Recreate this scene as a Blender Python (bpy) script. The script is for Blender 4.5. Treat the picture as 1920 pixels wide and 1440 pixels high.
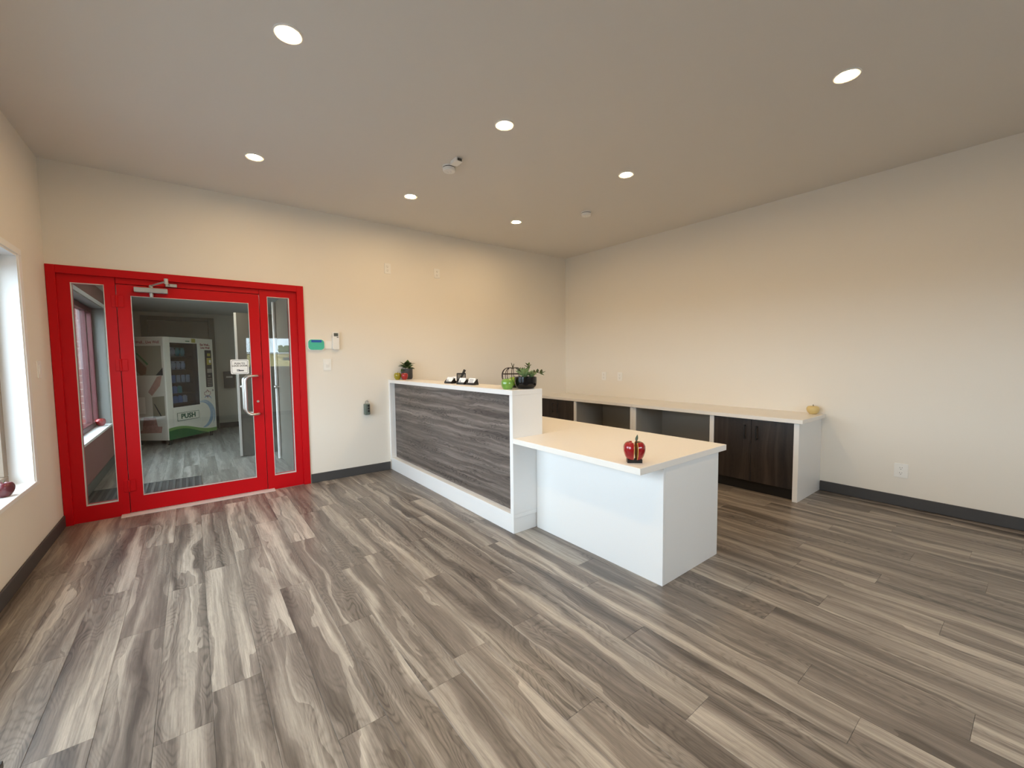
import bpy, bmesh, math, random
from mathutils import Vector, Matrix

for _o in list(bpy.data.objects):
    bpy.data.objects.remove(_o)
S = bpy.context.scene
COL = S.collection
PI = math.pi

# ------------------------------------------------------------------ camera
cam_data = bpy.data.cameras.new('camera')
cam = bpy.data.objects.new('camera', cam_data)
COL.objects.link(cam)
_R = Vector((0.79171211, -0.61078976, -0.01130547))
_U = Vector((0.04589669, 0.04101728, 0.99810374))
_F = Vector((0.60916782, 0.79072970, -0.06050710))
cam.matrix_world = Matrix(((_R.x, _U.x, -_F.x, -4.74934),
                           (_R.y, _U.y, -_F.y, -4.74839),
                           (_R.z, _U.z, -_F.z, 1.29477),
                           (0, 0, 0, 1)))
cam_data.sensor_width = 36.0
cam_data.lens = 777.95876 / 1920 * 36.0
cam_data.clip_start = 0.02
cam_data.clip_end = 400
S.camera = cam

# ------------------------------------------------------------------ world, exposure
SKY = 12.0
LAMP = 370.0
HALL_FILL = 32.0  # strength of the added entry hall fill light
world = bpy.data.worlds.new('overcast_sky')
S.world = world
world.use_nodes = True
_bg = world.node_tree.nodes['Background']
_bg.inputs['Color'].default_value = (0.75, 0.885, 1.0, 1)
_bg.inputs['Strength'].default_value = SKY
S.view_settings.view_transform = 'Standard'
S.view_settings.look = 'None'
S.view_settings.gamma = 1.0
S.view_settings.use_curve_mapping = False
S.view_settings.exposure = 0.0
S.cycles.use_denoising = True
S.cycles.max_bounces = 14
S.cycles.diffuse_bounces = 7
S.cycles.transparent_max_bounces = 16
S.cycles.caustics_reflective = False
S.cycles.caustics_refractive = False
S.cycles.sample_clamp_indirect = 6.0


def portal(name, loc, sx, sy, direction):
    l = bpy.data.lights.new(name, 'AREA')
    l.shape = 'RECTANGLE'
    l.size, l.size_y = sx, sy
    l.cycles.is_portal = True
    o = bpy.data.objects.new(name, l)
    COL.objects.link(o)
    o.location = loc
    o.rotation_euler = Vector(direction).to_track_quat('-Z', 'Y').to_euler()
    return o


# room constants
XL, H, YR = -5.61, 2.858, -6.5
W1 = (-2.45, -0.67)      # window 1 opening (left wall)
W2 = (-4.2, -2.75)       # window 2 opening
WZ = (0.515, 2.0)
V1 = (0.67, 2.66)        # vestibule window
RW = (-3.78, -1.75)     # rear window
RZ = (1.13, 1.9)
portal('daylight_window_1', (XL - 0.25, sum(W1) / 2, sum(WZ) / 2), WZ[1] - WZ[0], W1[1] - W1[0], (1, 0, 0))
portal('daylight_window_2', (XL - 0.25, sum(W2) / 2, sum(WZ) / 2), WZ[1] - WZ[0], W2[1] - W2[0], (1, 0, 0))
portal('daylight_vestibule', (XL - 0.25, sum(V1) / 2, sum(WZ) / 2), WZ[1] - WZ[0], V1[1] - V1[0], (1, 0, 0))
portal('daylight_rear', (sum(RW) / 2, YR - 0.25, sum(RZ) / 2), RW[1] - RW[0], RZ[1] - RZ[0], (0, 1, 0))


# ------------------------------------------------------------------ materials
def new_mat(name):
    m = bpy.data.materials.new(name)
    m.use_nodes = True
    return m, m.node_tree.nodes, m.node_tree.links, m.node_tree.nodes['Principled BSDF']


def srgb(r, g, b):
    f = lambda c: ((c / 255 + 0.055) / 1.055) ** 2.4 if c / 255 > 0.04045 else c / 255 / 12.92
    return (f(r), f(g), f(b), 1)


def plain(name, col, rough=0.5, metal=0.0, noise=0.0, scale=40, bump=0.0, coat=0.0):
    m, N, L, P = new_mat(name)
    P.inputs['Roughness'].default_value = rough
    P.inputs['Metallic'].default_value = metal
    P.inputs['Coat Weight'].default_value = coat
    if noise or bump:
        tc = N.new('ShaderNodeTexCoord')
        nz = N.new('ShaderNodeTexNoise')
        nz.inputs['Scale'].default_value = scale
        nz.inputs['Detail'].default_value = 4
        L.new(tc.outputs['Object'], nz.inputs['Vector'])
        mx = N.new('ShaderNodeMix')
        mx.data_type = 'RGBA'
        mx.inputs['A'].default_value = [c * (1 - noise) for c in col[:3]] + [1]
        mx.inputs['B'].default_value = [min(1, c * (1 + noise)) for c in col[:3]] + [1]
        L.new(nz.outputs['Fac'], mx.inputs['Factor'])
        L.new(mx.outputs['Result'], P.inputs['Base Color'])
        if bump:
            b = N.new('ShaderNodeBump')
            b.inputs['Strength'].default_value = bump
            b.inputs['Distance'].default_value = 0.002
            L.new(nz.outputs['Fac'], b.inputs['Height'])
            L.new(b.outputs['Normal'], P.inputs['Normal'])
    else:
        P.inputs['Base Color'].default_value = col
    return m


def glass_mat(name, tint=(0.97, 0.985, 0.98, 1), refl=0.04, power=5):
    m = bpy.data.materials.new(name)
    m.use_nodes = True
    N, L = m.node_tree.nodes, m.node_tree.links
    N.clear()
    out = N.new('ShaderNodeOutputMaterial')
    tr = N.new('ShaderNodeBsdfTransparent')
    tr.inputs['Color'].default_value = tint
    gl = N.new('ShaderNodeBsdfGlossy')
    gl.inputs['Roughness'].default_value = 0.0
    lw = N.new('ShaderNodeLayerWeight')
    lw.inputs['Blend'].default_value = 0.5
    pw = N.new('ShaderNodeMath')
    pw.operation = 'POWER'
    pw.inputs[1].default_value = power
    L.new(lw.outputs['Facing'], pw.inputs[0])
    ml = N.new('ShaderNodeMath')
    ml.operation = 'MULTIPLY_ADD'
    ml.inputs[1].default_value = 1 - refl
    ml.inputs[2].default_value = refl
    ml.use_clamp = True
    L.new(pw.outputs[0], ml.inputs[0])
    mix = N.new('ShaderNodeMixShader')
    L.new(ml.outputs[0], mix.inputs[0])
    L.new(tr.outputs[0], mix.inputs[1])
    L.new(gl.outputs[0], mix.inputs[2])
    L.new(mix.outputs[0], out.inputs['Surface'])
    return m


def emit_mat(name, col, strength):
    m = bpy.data.materials.new(name)
    m.use_nodes = True
    N, L = m.node_tree.nodes, m.node_tree.links
    N.clear()
    out = N.new('ShaderNodeOutputMaterial')
    e = N.new('ShaderNodeEmission')
    e.inputs['Color'].default_value = col
    e.inputs['Strength'].default_value = strength
    L.new(e.outputs[0], out.inputs['Surface'])
    return m


def wood_mat(name, dark, mid, light, long_axis='Y', across='X', rough=0.42, per_object=True, s=1.0,
             line=0.35, tonevar=0.12, spec=0.5, warpk=2.4, gate=4.0, rings=27.0, fieldv=1.7):
    """Printed walnut grain: soft tone bands, cathedral contour lines and fine pores along one axis."""
    m, N, L, P = new_mat(name)

    def math_(op, a=None, b=None, c=None, clamp=False):
        n = N.new('ShaderNodeMath')
        n.operation = op
        n.use_clamp = clamp
        for i, v in enumerate((a, b, c)):
            if v is None:
                continue
            if isinstance(v, (int, float)):
                n.inputs[i].default_value = v
            else:
                L.new(v, n.inputs[i])
        return n.outputs[0]

    tc = N.new('ShaderNodeTexCoord')
    sep = N.new('ShaderNodeSeparateXYZ')
    L.new(tc.outputs['Object'], sep.inputs[0])
    u, v = sep.outputs[across], sep.outputs[long_axis]
    if per_object:
        oi = N.new('ShaderNodeObjectInfo')
        rnd = oi.outputs['Random']
    else:
        rnd = math_('ADD', 0.37, 0.0)
    uo = math_('ADD', u, math_('MULTIPLY', rnd, 43.7))
    vo = math_('ADD', v, math_('MULTIPLY', rnd, 91.3))

    def noise(su, sv, detail=2.0, rough_=0.5, extra=None, dist=0.0):
        cv = N.new('ShaderNodeCombineXYZ')
        a = math_('MULTIPLY', uo, su * s)
        if extra is not None:
            a = math_('ADD', a, extra)
        L.new(a, cv.inputs['X'])
        L.new(math_('MULTIPLY', vo, sv * s), cv.inputs['Y'])
        n = N.new('ShaderNodeTexNoise')
        n.inputs['Scale'].default_value = 1.0
        n.inputs['Detail'].default_value = detail
        n.inputs['Roughness'].default_value = rough_
        n.inputs['Distortion'].default_value = dist
        L.new(cv.outputs[0], n.inputs['Vector'])
        return n.outputs['Fac']

    warp = noise(6, 1.4, 3)
    wv = math_('MULTIPLY', math_('SUBTRACT', warp, 0.5), warpk)
    band = noise(13, 0.30, 3.0, 0.5, extra=wv)
    saw = math_('FRACT', math_('MULTIPLY', noise(5.5, 0.22, 2.0, 0.45, extra=math_('MULTIPLY', wv, 0.6)), 4.0))
    streak = noise(70, 1.3, 2.0, 0.6)
    tone = math_('ADD', math_('MULTIPLY_ADD', band, 0.78, math_('MULTIPLY', saw, 0.085)), math_('MULTIPLY', streak, 0.17))
    tone = math_('SUBTRACT', tone, 0.02)
    field = noise(8.0, fieldv, 2.0, 0.4, extra=math_('MULTIPLY', wv, 0.35))
    fine = noise(30, 6, 2.0, 0.5)
    ring = math_('ADD', math_('MULTIPLY', field, rings), math_('MULTIPLY', fine, 0.9))
    sn = math_('MULTIPLY_ADD', math_('SINE', math_('MULTIPLY', ring, 2 * PI)), 0.5, 0.5)
    ln = math_('POWER', sn, 2.6)
    amt = noise(9, 0.9, 1.0, 0.5)
    amt = math_('MULTIPLY', math_('SUBTRACT', amt, 0.38), 4.0, clamp=True)
    dk = math_('MULTIPLY', math_('SUBTRACT', 0.66, tone), gate, clamp=True)
    ln = math_('MULTIPLY', math_('MULTIPLY', ln, math_('MULTIPLY', amt, dk)), line)
    pores = noise(190, 5, 3, 0.6)
    speck = noise(520, 40, 2, 0.6)
    ramp = N.new('ShaderNodeValToRGB')
    cr = ramp.color_ramp
    cr.elements[0].position = 0.34
    cr.elements[0].color = dark
    cr.elements[1].position = 0.66
    cr.elements[1].color = light
    e = cr.elements.new(0.5)
    e.color = mid
    L.new(tone, ramp.inputs[0])
    k = math_('SUBTRACT', 1.0, ln)
    k = math_('MULTIPLY', k, math_('MULTIPLY_ADD', pores, 0.95, 0.52))
    k = math_('MULTIPLY', k, math_('MULTIPLY_ADD', speck, 0.40, 0.80))
    k = math_('MULTIPLY', k, math_('MULTIPLY_ADD', math_('FRACT', math_('MULTIPLY', rnd, 17.0)), tonevar, 1 - tonevar / 2))
    mul = N.new('ShaderNodeMix')
    mul.data_type = 'RGBA'
    mul.blend_type = 'MULTIPLY'
    mul.inputs['Factor'].default_value = 1
    L.new(ramp.outputs['Color'], mul.inputs['A'])
    L.new(k, mul.inputs['B'])
    L.new(mul.outputs['Result'], P.inputs['Base Color'])
    P.inputs['Roughness'].default_value = rough
    P.inputs['Specular IOR Level'].default_value = spec
    bmp = N.new('ShaderNodeBump')
    bmp.inputs['Strength'].default_value = 0.12
    bmp.inputs['Distance'].default_value = 0.001
    L.new(pores, bmp.inputs['Height'])
    L.new(bmp.outputs['Normal'], P.inputs['Normal'])
    return m


M = {}
M['wall'] = plain('wall_paint', (0.80, 0.765, 0.70, 1), 0.7, noise=0.012, scale=180, bump=0.05)
M['ceiling'] = plain('ceiling_paint', (0.70, 0.675, 0.64, 1), 0.85, noise=0.012, scale=160, bump=0.05)
M['plank'] = wood_mat('vinyl_plank', srgb(84, 77, 72), srgb(124, 115, 107), srgb(178, 169, 157), rough=0.34, line=0.50, tonevar=0.14)
M['plank_grey'] = wood_mat('vinyl_plank_grey', srgb(108, 106, 100), srgb(134, 133, 127), srgb(160, 158, 152), rough=0.45, line=0.3)
M['panel'] = wood_mat('walnut_panel', srgb(76, 69, 65), srgb(106, 97, 91), srgb(142, 132, 125), 'Y', 'Z', rough=0.5, per_object=False, line=0.62, s=1.7, warpk=1.3, gate=9.0, rings=24.0, fieldv=1.1)
M['darkwood'] = wood_mat('dark_wood_laminate', srgb(33, 27, 25), srgb(49, 41, 37), srgb(70, 60, 55), 'Z', 'Y', rough=0.45, line=0.25)
M['subfloor'] = plain('subfloor', (0.05, 0.045, 0.04, 1), 0.9, noise=0.1)
M['white'] = plain('white_laminate', (0.84, 0.84, 0.835, 1), 0.35, noise=0.01, scale=90)
M['bayshade'] = plain('shaded_white_laminate', (0.36, 0.345, 0.31, 1), 0.5, noise=0.02, scale=60)  # white laminate with the shade of the knee bays put into its colour
M['worktop'] = plain('worktop_laminate', (0.85, 0.825, 0.785, 1), 0.34, noise=0.015, scale=120)
M['red'] = plain('red_enamel', (0.52, 0.002, 0.006, 1), 0.42, noise=0.03, scale=20)
M['red'].node_tree.nodes['Principled BSDF'].inputs['Specular IOR Level'].default_value = 0.22
M['redframe'] = plain('burgundy_frame', (0.075, 0.004, 0.008, 1), 0.45, noise=0.03)
M['glass'] = glass_mat('clear_glass', refl=0.05)
M['windowglass'] = glass_mat('window_glass', (0.96, 0.98, 0.98, 1))
M['hallglass'] = glass_mat('hall_window_glass', (0.96, 0.98, 0.98, 1), power=8)
M['steel'] = plain('brushed_steel', (0.78, 0.78, 0.77, 1), 0.28, 1.0, noise=0.04, scale=200)
M['chrome'] = plain('chrome', (0.85, 0.85, 0.85, 1), 0.12, 1.0, noise=0.01)
M['alu'] = plain('silver_paint', (0.46, 0.48, 0.48, 1), 0.38, 0.5, noise=0.02)
M['base'] = plain('rubber_base', srgb(66, 65, 66), 0.55, noise=0.05, scale=60)
M['black'] = plain('black_plastic', (0.012, 0.011, 0.011, 1), 0.35, noise=0.05)
M['blackgloss'] = plain('black_ceramic', (0.004, 0.004, 0.005, 1), 0.06, noise=0.02)
M['blackgloss'].node_tree.nodes['Principled BSDF'].inputs['Specular IOR Level'].default_value = 0.35
M['pot'] = plain('charcoal_pot', (0.035, 0.037, 0.04, 1), 0.42, noise=0.08)
M['soil'] = plain('soil', (0.03, 0.02, 0.013, 1), 0.95, noise=0.4, scale=200, bump=0.5)
M['leaf'] = plain('leaf_green', srgb(62, 92, 28), 0.45, noise=0.35, scale=30)
M['leafdark'] = plain('leaf_dark_green', srgb(46, 62, 30), 0.45, noise=0.3, scale=30)
M['succulent'] = plain('succulent_green', srgb(120, 142, 92), 0.5, noise=0.25, scale=40)
M['stem'] = plain('plant_stem', srgb(72, 70, 34), 0.6, noise=0.2)
M['redapple'] = plain('red_apple_skin', (0.30, 0.003, 0.008, 1), 0.16, noise=0.25, scale=18, coat=0.6)
M['greenapple'] = plain('green_apple_skin', (0.28, 0.24, 0.012, 1), 0.2, noise=0.2, scale=14, coat=0.5)
M['limeapple'] = plain('lime_ceramic', (0.17, 0.33, 0.055, 1), 0.12, noise=0.06, scale=14, coat=0.6)
M['brightgreen'] = plain('bright_green_apple', (0.20, 0.33, 0.02, 1), 0.25, noise=0.15, scale=14)
M['darkapple'] = plain('maroon_apple_skin', (0.10, 0.012, 0.018, 1), 0.25, noise=0.3, scale=20, coat=0.4)
M['appleflesh'] = plain('amber_cut_face', (0.30, 0.11, 0.004, 1), 0.7, noise=0.15, scale=30)
M['applerim'] = plain('pale_yellow_rim', (0.85, 0.55, 0.16, 1), 0.3, noise=0.05)
M['cream'] = plain('cream_ceramic', srgb(212, 188, 128), 0.4, noise=0.05, scale=60)
M['wire'] = plain('dark_brown_wire', (0.022, 0.010, 0.008, 1), 0.5, 0.3, noise=0.1)
M['plastic'] = plain('white_plastic', (0.84, 0.835, 0.81, 1), 0.37, noise=0.01)
M['slot'] = plain('dark_slot', (0.05, 0.045, 0.04, 1), 0.6, noise=0.1)
M['paper'] = plain('card_paper', (0.88, 0.87, 0.85, 1), 0.7, noise=0.02)
M['ink'] = plain('printing_ink', (0.03, 0.03, 0.035, 1), 0.7, noise=0.05)
M['greyink'] = plain('grey_ink', (0.25, 0.25, 0.27, 1), 0.7, noise=0.05)
M['teal'] = plain('teal_overlay', (0.06, 0.50, 0.36, 1), 0.4, noise=0.08, scale=90)
M['blue'] = plain('blue_strip', (0.01, 0.09, 0.45, 1), 0.4, noise=0.08)
M['lcd'] = plain('grey_display', (0.08, 0.085, 0.07, 1), 0.25, noise=0.05)
M['lockgrey'] = plain('green_grey_casting', (0.16, 0.20, 0.18, 1), 0.42, 0.5, noise=0.08, scale=80)
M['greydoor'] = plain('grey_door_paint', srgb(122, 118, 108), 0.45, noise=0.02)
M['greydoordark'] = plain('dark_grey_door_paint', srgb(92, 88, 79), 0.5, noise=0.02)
M['greyframe'] = plain('grey_frame_paint', srgb(104, 103, 97), 0.5, noise=0.02)
M['dooredge'] = plain('aluminium_edge', (0.72, 0.70, 0.66, 1), 0.35, 0.3, noise=0.02)
M['mauve'] = plain('mauve_hall_wall', srgb(128, 78, 78), 0.75, noise=0.03, scale=60)  # one even mauve for the left wall of the hall
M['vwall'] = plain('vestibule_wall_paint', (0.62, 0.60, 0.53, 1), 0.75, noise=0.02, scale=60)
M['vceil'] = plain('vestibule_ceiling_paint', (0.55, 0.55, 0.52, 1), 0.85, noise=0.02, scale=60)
M['mat'] = plain('rubber_mat', (0.035, 0.038, 0.04, 1), 0.7, noise=0.3, scale=150, bump=0.4)
M['matrib'] = plain('mat_rib', (0.085, 0.09, 0.09, 1), 0.8, noise=0.3, scale=150)
M['vm'] = plain('vending_shell', (0.84, 0.81, 0.70, 1), 0.4, noise=0.02)
M['vmside'] = plain('vending_side_print', (0.62, 0.58, 0.48, 1), 0.5, noise=0.05, scale=6)
M['vmin'] = plain('vending_interior', (0.005, 0.008, 0.014, 1), 0.6, noise=0.1)
M['vmgreen'] = plain('print_dark_green', (0.01, 0.13, 0.03, 1), 0.45, noise=0.15, scale=8)
M['vmlime'] = plain('print_light_green', (0.20, 0.36, 0.10, 1), 0.45, noise=0.1, scale=8)
M['vmblue'] = plain('print_pale_blue', (0.36, 0.48, 0.60, 1), 0.45, noise=0.2, scale=12)
M['vmred'] = plain('print_dark_red', (0.30, 0.03, 0.03, 1), 0.5, noise=0.1)
M['vmbrown'] = plain('print_brown', (0.13, 0.055, 0.03, 1), 0.5, noise=0.5, scale=25)
M['vmpink'] = plain('print_pink', (0.42, 0.24, 0.19, 1), 0.5, noise=0.35, scale=25)
M['vmolive'] = plain('print_olive', (0.26, 0.24, 0.17, 1), 0.5, noise=0.08)
M['vmyellow'] = plain('print_mustard', (0.42, 0.36, 0.06, 1), 0.5, noise=0.1)
M['vmgreytext'] = plain('print_push_green', (0.01, 0.09, 0.04, 1), 0.5, noise=0.1)
M['keys'] = plain('keypad_keys', (0.35, 0.32, 0.28, 1), 0.5, noise=0.05)
M['bag'] = plain('snack_foil', (0.42, 0.45, 0.48, 1), 0.3, noise=0.5, scale=45)
M['bagteal'] = plain('snack_teal', (0.05, 0.30, 0.28, 1), 0.35, noise=0.5, scale=45)
M['bagblue'] = plain('snack_blue', (0.14, 0.24, 0.48, 1), 0.35, noise=0.5, scale=45)
M['frame'] = plain('taupe_window_frame', srgb(138, 122, 106), 0.5, noise=0.03)
M['whitetrim'] = plain('white_trim', (0.86, 0.865, 0.86, 1), 0.4, noise=0.01)
M['brick'] = plain('red_brick', srgb(122, 62, 52), 0.85, noise=0.25, scale=9, bump=0.3)
M['mortar'] = plain('mortar', srgb(190, 176, 160), 0.9, noise=0.1)
M['asphalt'] = plain('asphalt', (0.20, 0.20, 0.20, 1), 0.9, noise=0.15, scale=4)
M['yellow'] = plain('yellow_siding', srgb(226, 200, 132), 0.8, noise=0.05, scale=3)
M['treeleaf'] = plain('tree_leaves', srgb(92, 116, 62), 0.8, noise=0.4, scale=3)
M['bark'] = plain('bark', srgb(90, 76, 60), 0.9, noise=0.3, scale=12)
M['brownwood'] = wood_mat('brown_wood', srgb(58, 38, 24), srgb(84, 56, 36), srgb(108, 76, 50), 'Z', 'X', rough=0.5, per_object=False)
M['lamp'] = emit_mat('led_diffuser', (1.0, 0.68, 0.35, 1), LAMP)


# ------------------------------------------------------------------ mesh helpers
class MB:
    def __init__(self):
        self.bm = bmesh.new()

    def box(self, x0, y0, z0, x1, y1, z1, bevel=0.0, seg=1):
        x0, x1 = sorted((x0, x1)); y0, y1 = sorted((y0, y1)); z0, z1 = sorted((z0, z1))
        b = bmesh.new()
        vs = [b.verts.new(p) for p in ((x0, y0, z0), (x1, y0, z0), (x1, y1, z0), (x0, y1, z0),
                                       (x0, y0, z1), (x1, y0, z1), (x1, y1, z1), (x0, y1, z1))]
        for f in ((3, 2, 1, 0), (4, 5, 6, 7), (0, 1, 5, 4), (1, 2, 6, 5), (2, 3, 7, 6), (3, 0, 4, 7)):
            b.faces.new([vs[i] for i in f])
        if bevel:
            bmesh.ops.bevel(b, geom=b.edges[:], offset=bevel, segments=seg, affect='EDGES', profile=0.5)
        self._merge(b)
        return self

    def _merge(self, b, mat=None):
        if mat is not None:
            bmesh.ops.transform(b, matrix=mat, verts=b.verts[:])
        me = bpy.data.meshes.new('tmp')
        b.to_mesh(me)
        b.free()
        self.bm.from_mesh(me)
        bpy.data.meshes.remove(me)

    def lathe(self, prof, c=(0, 0, 0), seg=32, axis='Z', squash=1.0):
        b = bmesh.new()
        rings = []
        for r, z in prof:
            if r < 1e-6:
                rings.append([b.verts.new((0, 0, z))])
            else:
                rings.append([b.verts.new((r * math.cos(2 * PI * i / seg), squash * r * math.sin(2 * PI * i / seg), z)) for i in range(seg)])
        for a, d in zip(rings, rings[1:]):
            for i in range(seg):
                j = (i + 1) % seg
                if len(a) == 1 and len(d) == 1:
                    continue
                if len(a) == 1:
                    b.faces.new((a[0], d[j], d[i]))
                elif len(d) == 1:
                    b.faces.new((a[i], a[j], d[0]))
                else:
                    b.faces.new((a[i], a[j], d[j], d[i]))
        for rg, flip in ((rings[0], True), (rings[-1], False)):
            if len(rg) > 1:
                b.faces.new(rg[::-1] if flip else rg)
        m = Matrix.Translation(c)
        if axis == 'Y':
            m = m @ Matrix.Rotation(PI / 2, 4, 'X')
        elif axis == 'X':
            m = m @ Matrix.Rotation(PI / 2, 4, 'Y')
        bmesh.ops.recalc_face_normals(b, faces=b.faces[:])
        self._merge(b, m)
        return self

    def tube(self, pts, r, seg=10, closed=False, taper=None):
        pts = [Vector(p) for p in pts]
        n = len(pts)
        b = bmesh.new()
        rings = []
        prev = None
        for i, p in enumerate(pts):
            if closed:
                t = (pts[(i + 1) % n] - pts[i - 1]).normalized()
            else:
                t = (pts[min(i + 1, n - 1)] - pts[max(i - 1, 0)]).normalized()
            if prev is None:
                a = t.orthogonal().normalized()
            else:
                a = (prev - t * prev.dot(t)).normalized()
            prev = a
            c = t.cross(a)
            rr = r if taper is None else r * (1 + (taper - 1) * i / max(1, n - 1))
            rings.append([b.verts.new(p + (a * math.cos(2 * PI * k / seg) + c * math.sin(2 * PI * k / seg)) * rr) for k in range(seg)])
        rng = range(n) if closed else range(n - 1)
        for i in rng:
            A, B = rings[i], rings[(i + 1) % n]
            for k in range(seg):
                j = (k + 1) % seg
                b.faces.new((A[k], A[j], B[j], B[k]))
        if not closed:
            b.faces.new(rings[0][::-1])
            b.faces.new(rings[-1])
        bmesh.ops.recalc_face_normals(b, faces=b.faces[:])
        self._merge(b)
        return self

    def prism(self, poly, t, mat=None):
        """poly: list of (a, b) in the local XY plane, extruded t along local Z, then placed by mat."""
        b = bmesh.new()
        lo = [b.verts.new((x, y, 0)) for x, y in poly]
        hi = [b.verts.new((x, y, t)) for x, y in poly]
        b.faces.new(lo[::-1])
        b.faces.new(hi)
        n = len(poly)
        for i in range(n):
            j = (i + 1) % n
            b.faces.new((lo[i], lo[j], hi[j], hi[i]))
        bmesh.ops.recalc_face_normals(b, faces=b.faces[:])
        self._merge(b, mat)
        return self

    def blob(self, c, r, sub=2, jitter=0.0, seed=0, scale=(1, 1, 1)):
        b = bmesh.new()
        bmesh.ops.create_icosphere(b, subdivisions=sub, radius=1)
        rr = random.Random(seed)
        for v in b.verts:
            v.co *= r * (1 + jitter * (rr.random() - 0.5))
        self._merge(b, Matrix.Translation(c) @ Matrix.Diagonal((*scale, 1)))
        return self

    def xf(self, m):
        bmesh.ops.transform(self.bm, matrix=m, verts=self.bm.verts[:])
        return self


MW = {}          # world matrices of the things, for parts given in world coordinates


def link(o):
    COL.objects.link(o)
    return o


def tag(o, label=None, cat=None, group=None, kind=None):
    if label: o['label'] = label
    if cat: o['category'] = cat
    if group: o['group'] = group
    if kind: o['kind'] = kind
    return o


def thing(name, label, cat, loc=(0, 0, 0), rotz=0.0, group=None, kind=None):
    o = link(bpy.data.objects.new(name, None))
    o.empty_display_size = 0.05
    o.location = loc
    o.rotation_euler = (0, 0, rotz)
    MW[o] = Matrix.Translation(loc) @ Matrix.Rotation(rotz, 4, 'Z')
    return tag(o, label, cat, group, kind)


def part(name, mb, mat, parent=None, local=False, smooth=False, label=None, loc=None):
    """Link an MB as one mesh; with a parent, world coordinates become the parent's own unless local."""
    me = bpy.data.meshes.new(name)
    bm = mb.bm
    o = bpy.data.objects.new(name, me)
    if parent is not None:
        pm = MW[parent]
        if not local:
            bmesh.ops.transform(bm, matrix=pm.inverted(), verts=bm.verts[:])
        o.parent = parent
        MW[o] = pm
    else:
        if loc is not None:
            bmesh.ops.translate(bm, vec=-Vector(loc), verts=bm.verts[:])
            o.location = loc
        MW[o] = Matrix.Translation(loc or (0, 0, 0))
    bmesh.ops.recalc_face_normals(bm, faces=bm.faces[:])
    bm.to_mesh(me)
    bm.free()
    me.materials.append(mat)
    if smooth:
        me.polygons.foreach_set('use_smooth', [True] * len(me.polygons))
        try:
            me.set_sharp_from_angle(angle=math.radians(40))
        except Exception:
            pass
    link(o)
    if label:
        o['label'] = label
    return o


def single(name, mb, mat, label, cat, loc, group=None, kind=None, smooth=False):
    return tag(part(name, mb, mat, None, smooth=smooth, loc=loc), label, cat, group, kind)


def text(name, body, size, mat, parent, m, align='CENTER', extrude=0.0006, bold=0.0, sx=1.0):
    """Flat lettering; m is its world matrix (local when it sits under a rotated thing: pass parent's local)."""
    cu = bpy.data.curves.new(name, 'FONT')
    cu.body = body
    cu.size = size
    cu.align_x = align
    cu.align_y = 'CENTER'
    cu.extrude = extrude
    cu.offset = bold
    cu.resolution_u = 3
    cu.materials.append(mat)
    o = link(bpy.data.objects.new(name, cu))
    me = bpy.data.meshes.new_from_object(o)
    bpy.data.objects.remove(o)
    me.transform(MW[parent].inverted() @ m @ Matrix.Diagonal((sx, 1, 1, 1)))
    me.name = name
    o = link(bpy.data.objects.new(name, me))
    o.parent = parent
    MW[o] = MW[parent]
    return o


FACE_S = Matrix.Rotation(PI / 2, 4, 'X')           # local XY -> world XZ, facing -Y


def at(x, y, z):
    return Matrix.Translation((x, y, z))


def copy_tree(o, parent=None):
    c = o.copy()
    COL.objects.link(c)
    if parent is not None:
        c.parent = parent
    for ch in list(o.children):
        copy_tree(ch, c)
    return c


def holed(axis, a0, a1, t0, t1, z0, z1, holes):
    """Wall slab with rectangular holes; axis is the direction it runs along ('X' or 'Y')."""
    mb = MB()
    cuts_a = sorted({a0, a1, *[h[0] for h in holes], *[h[1] for h in holes]})
    cuts_z = sorted({z0, z1, *[h[2] for h in holes], *[h[3] for h in holes]})
    for p, q in zip(cuts_a, cuts_a[1:]):
        for r, s_ in zip(cuts_z, cuts_z[1:]):
            ca, cz = (p + q) / 2, (r + s_) / 2
            if any(h[0] < ca < h[1] and h[2] < cz < h[3] for h in holes):
                continue
            if axis == 'X':
                mb.box(p, t0, r, q, t1, s_)
            else:
                mb.box(t0, p, r, t1, q, s_)
    bmesh.ops.remove_doubles(mb.bm, verts=mb.bm.verts[:], dist=1e-5)
    seen = {}
    for f in list(mb.bm.faces):
        seen.setdefault(tuple(sorted(v.index for v in f.verts)), []).append(f)
    mb.bm.verts.index_update()
    seen = {}
    for f in mb.bm.faces:
        seen.setdefault(tuple(sorted(v.index for v in f.verts)), []).append(f)
    kill = [f for fs in seen.values() if len(fs) > 1 for f in fs]
    bmesh.ops.delete(mb.bm, geom=kill, context='FACES_ONLY')
    return mb


# ------------------------------------------------------------------ room shell
VB = 5.2      # vestibule back wall
VRX = -3.25   # vestibule right wall
VH = 2.215    # vestibule ceiling
struct = lambda name, mb, mat, label, cat, loc: single(name, mb, mat, label, cat, loc, kind='structure')

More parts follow.
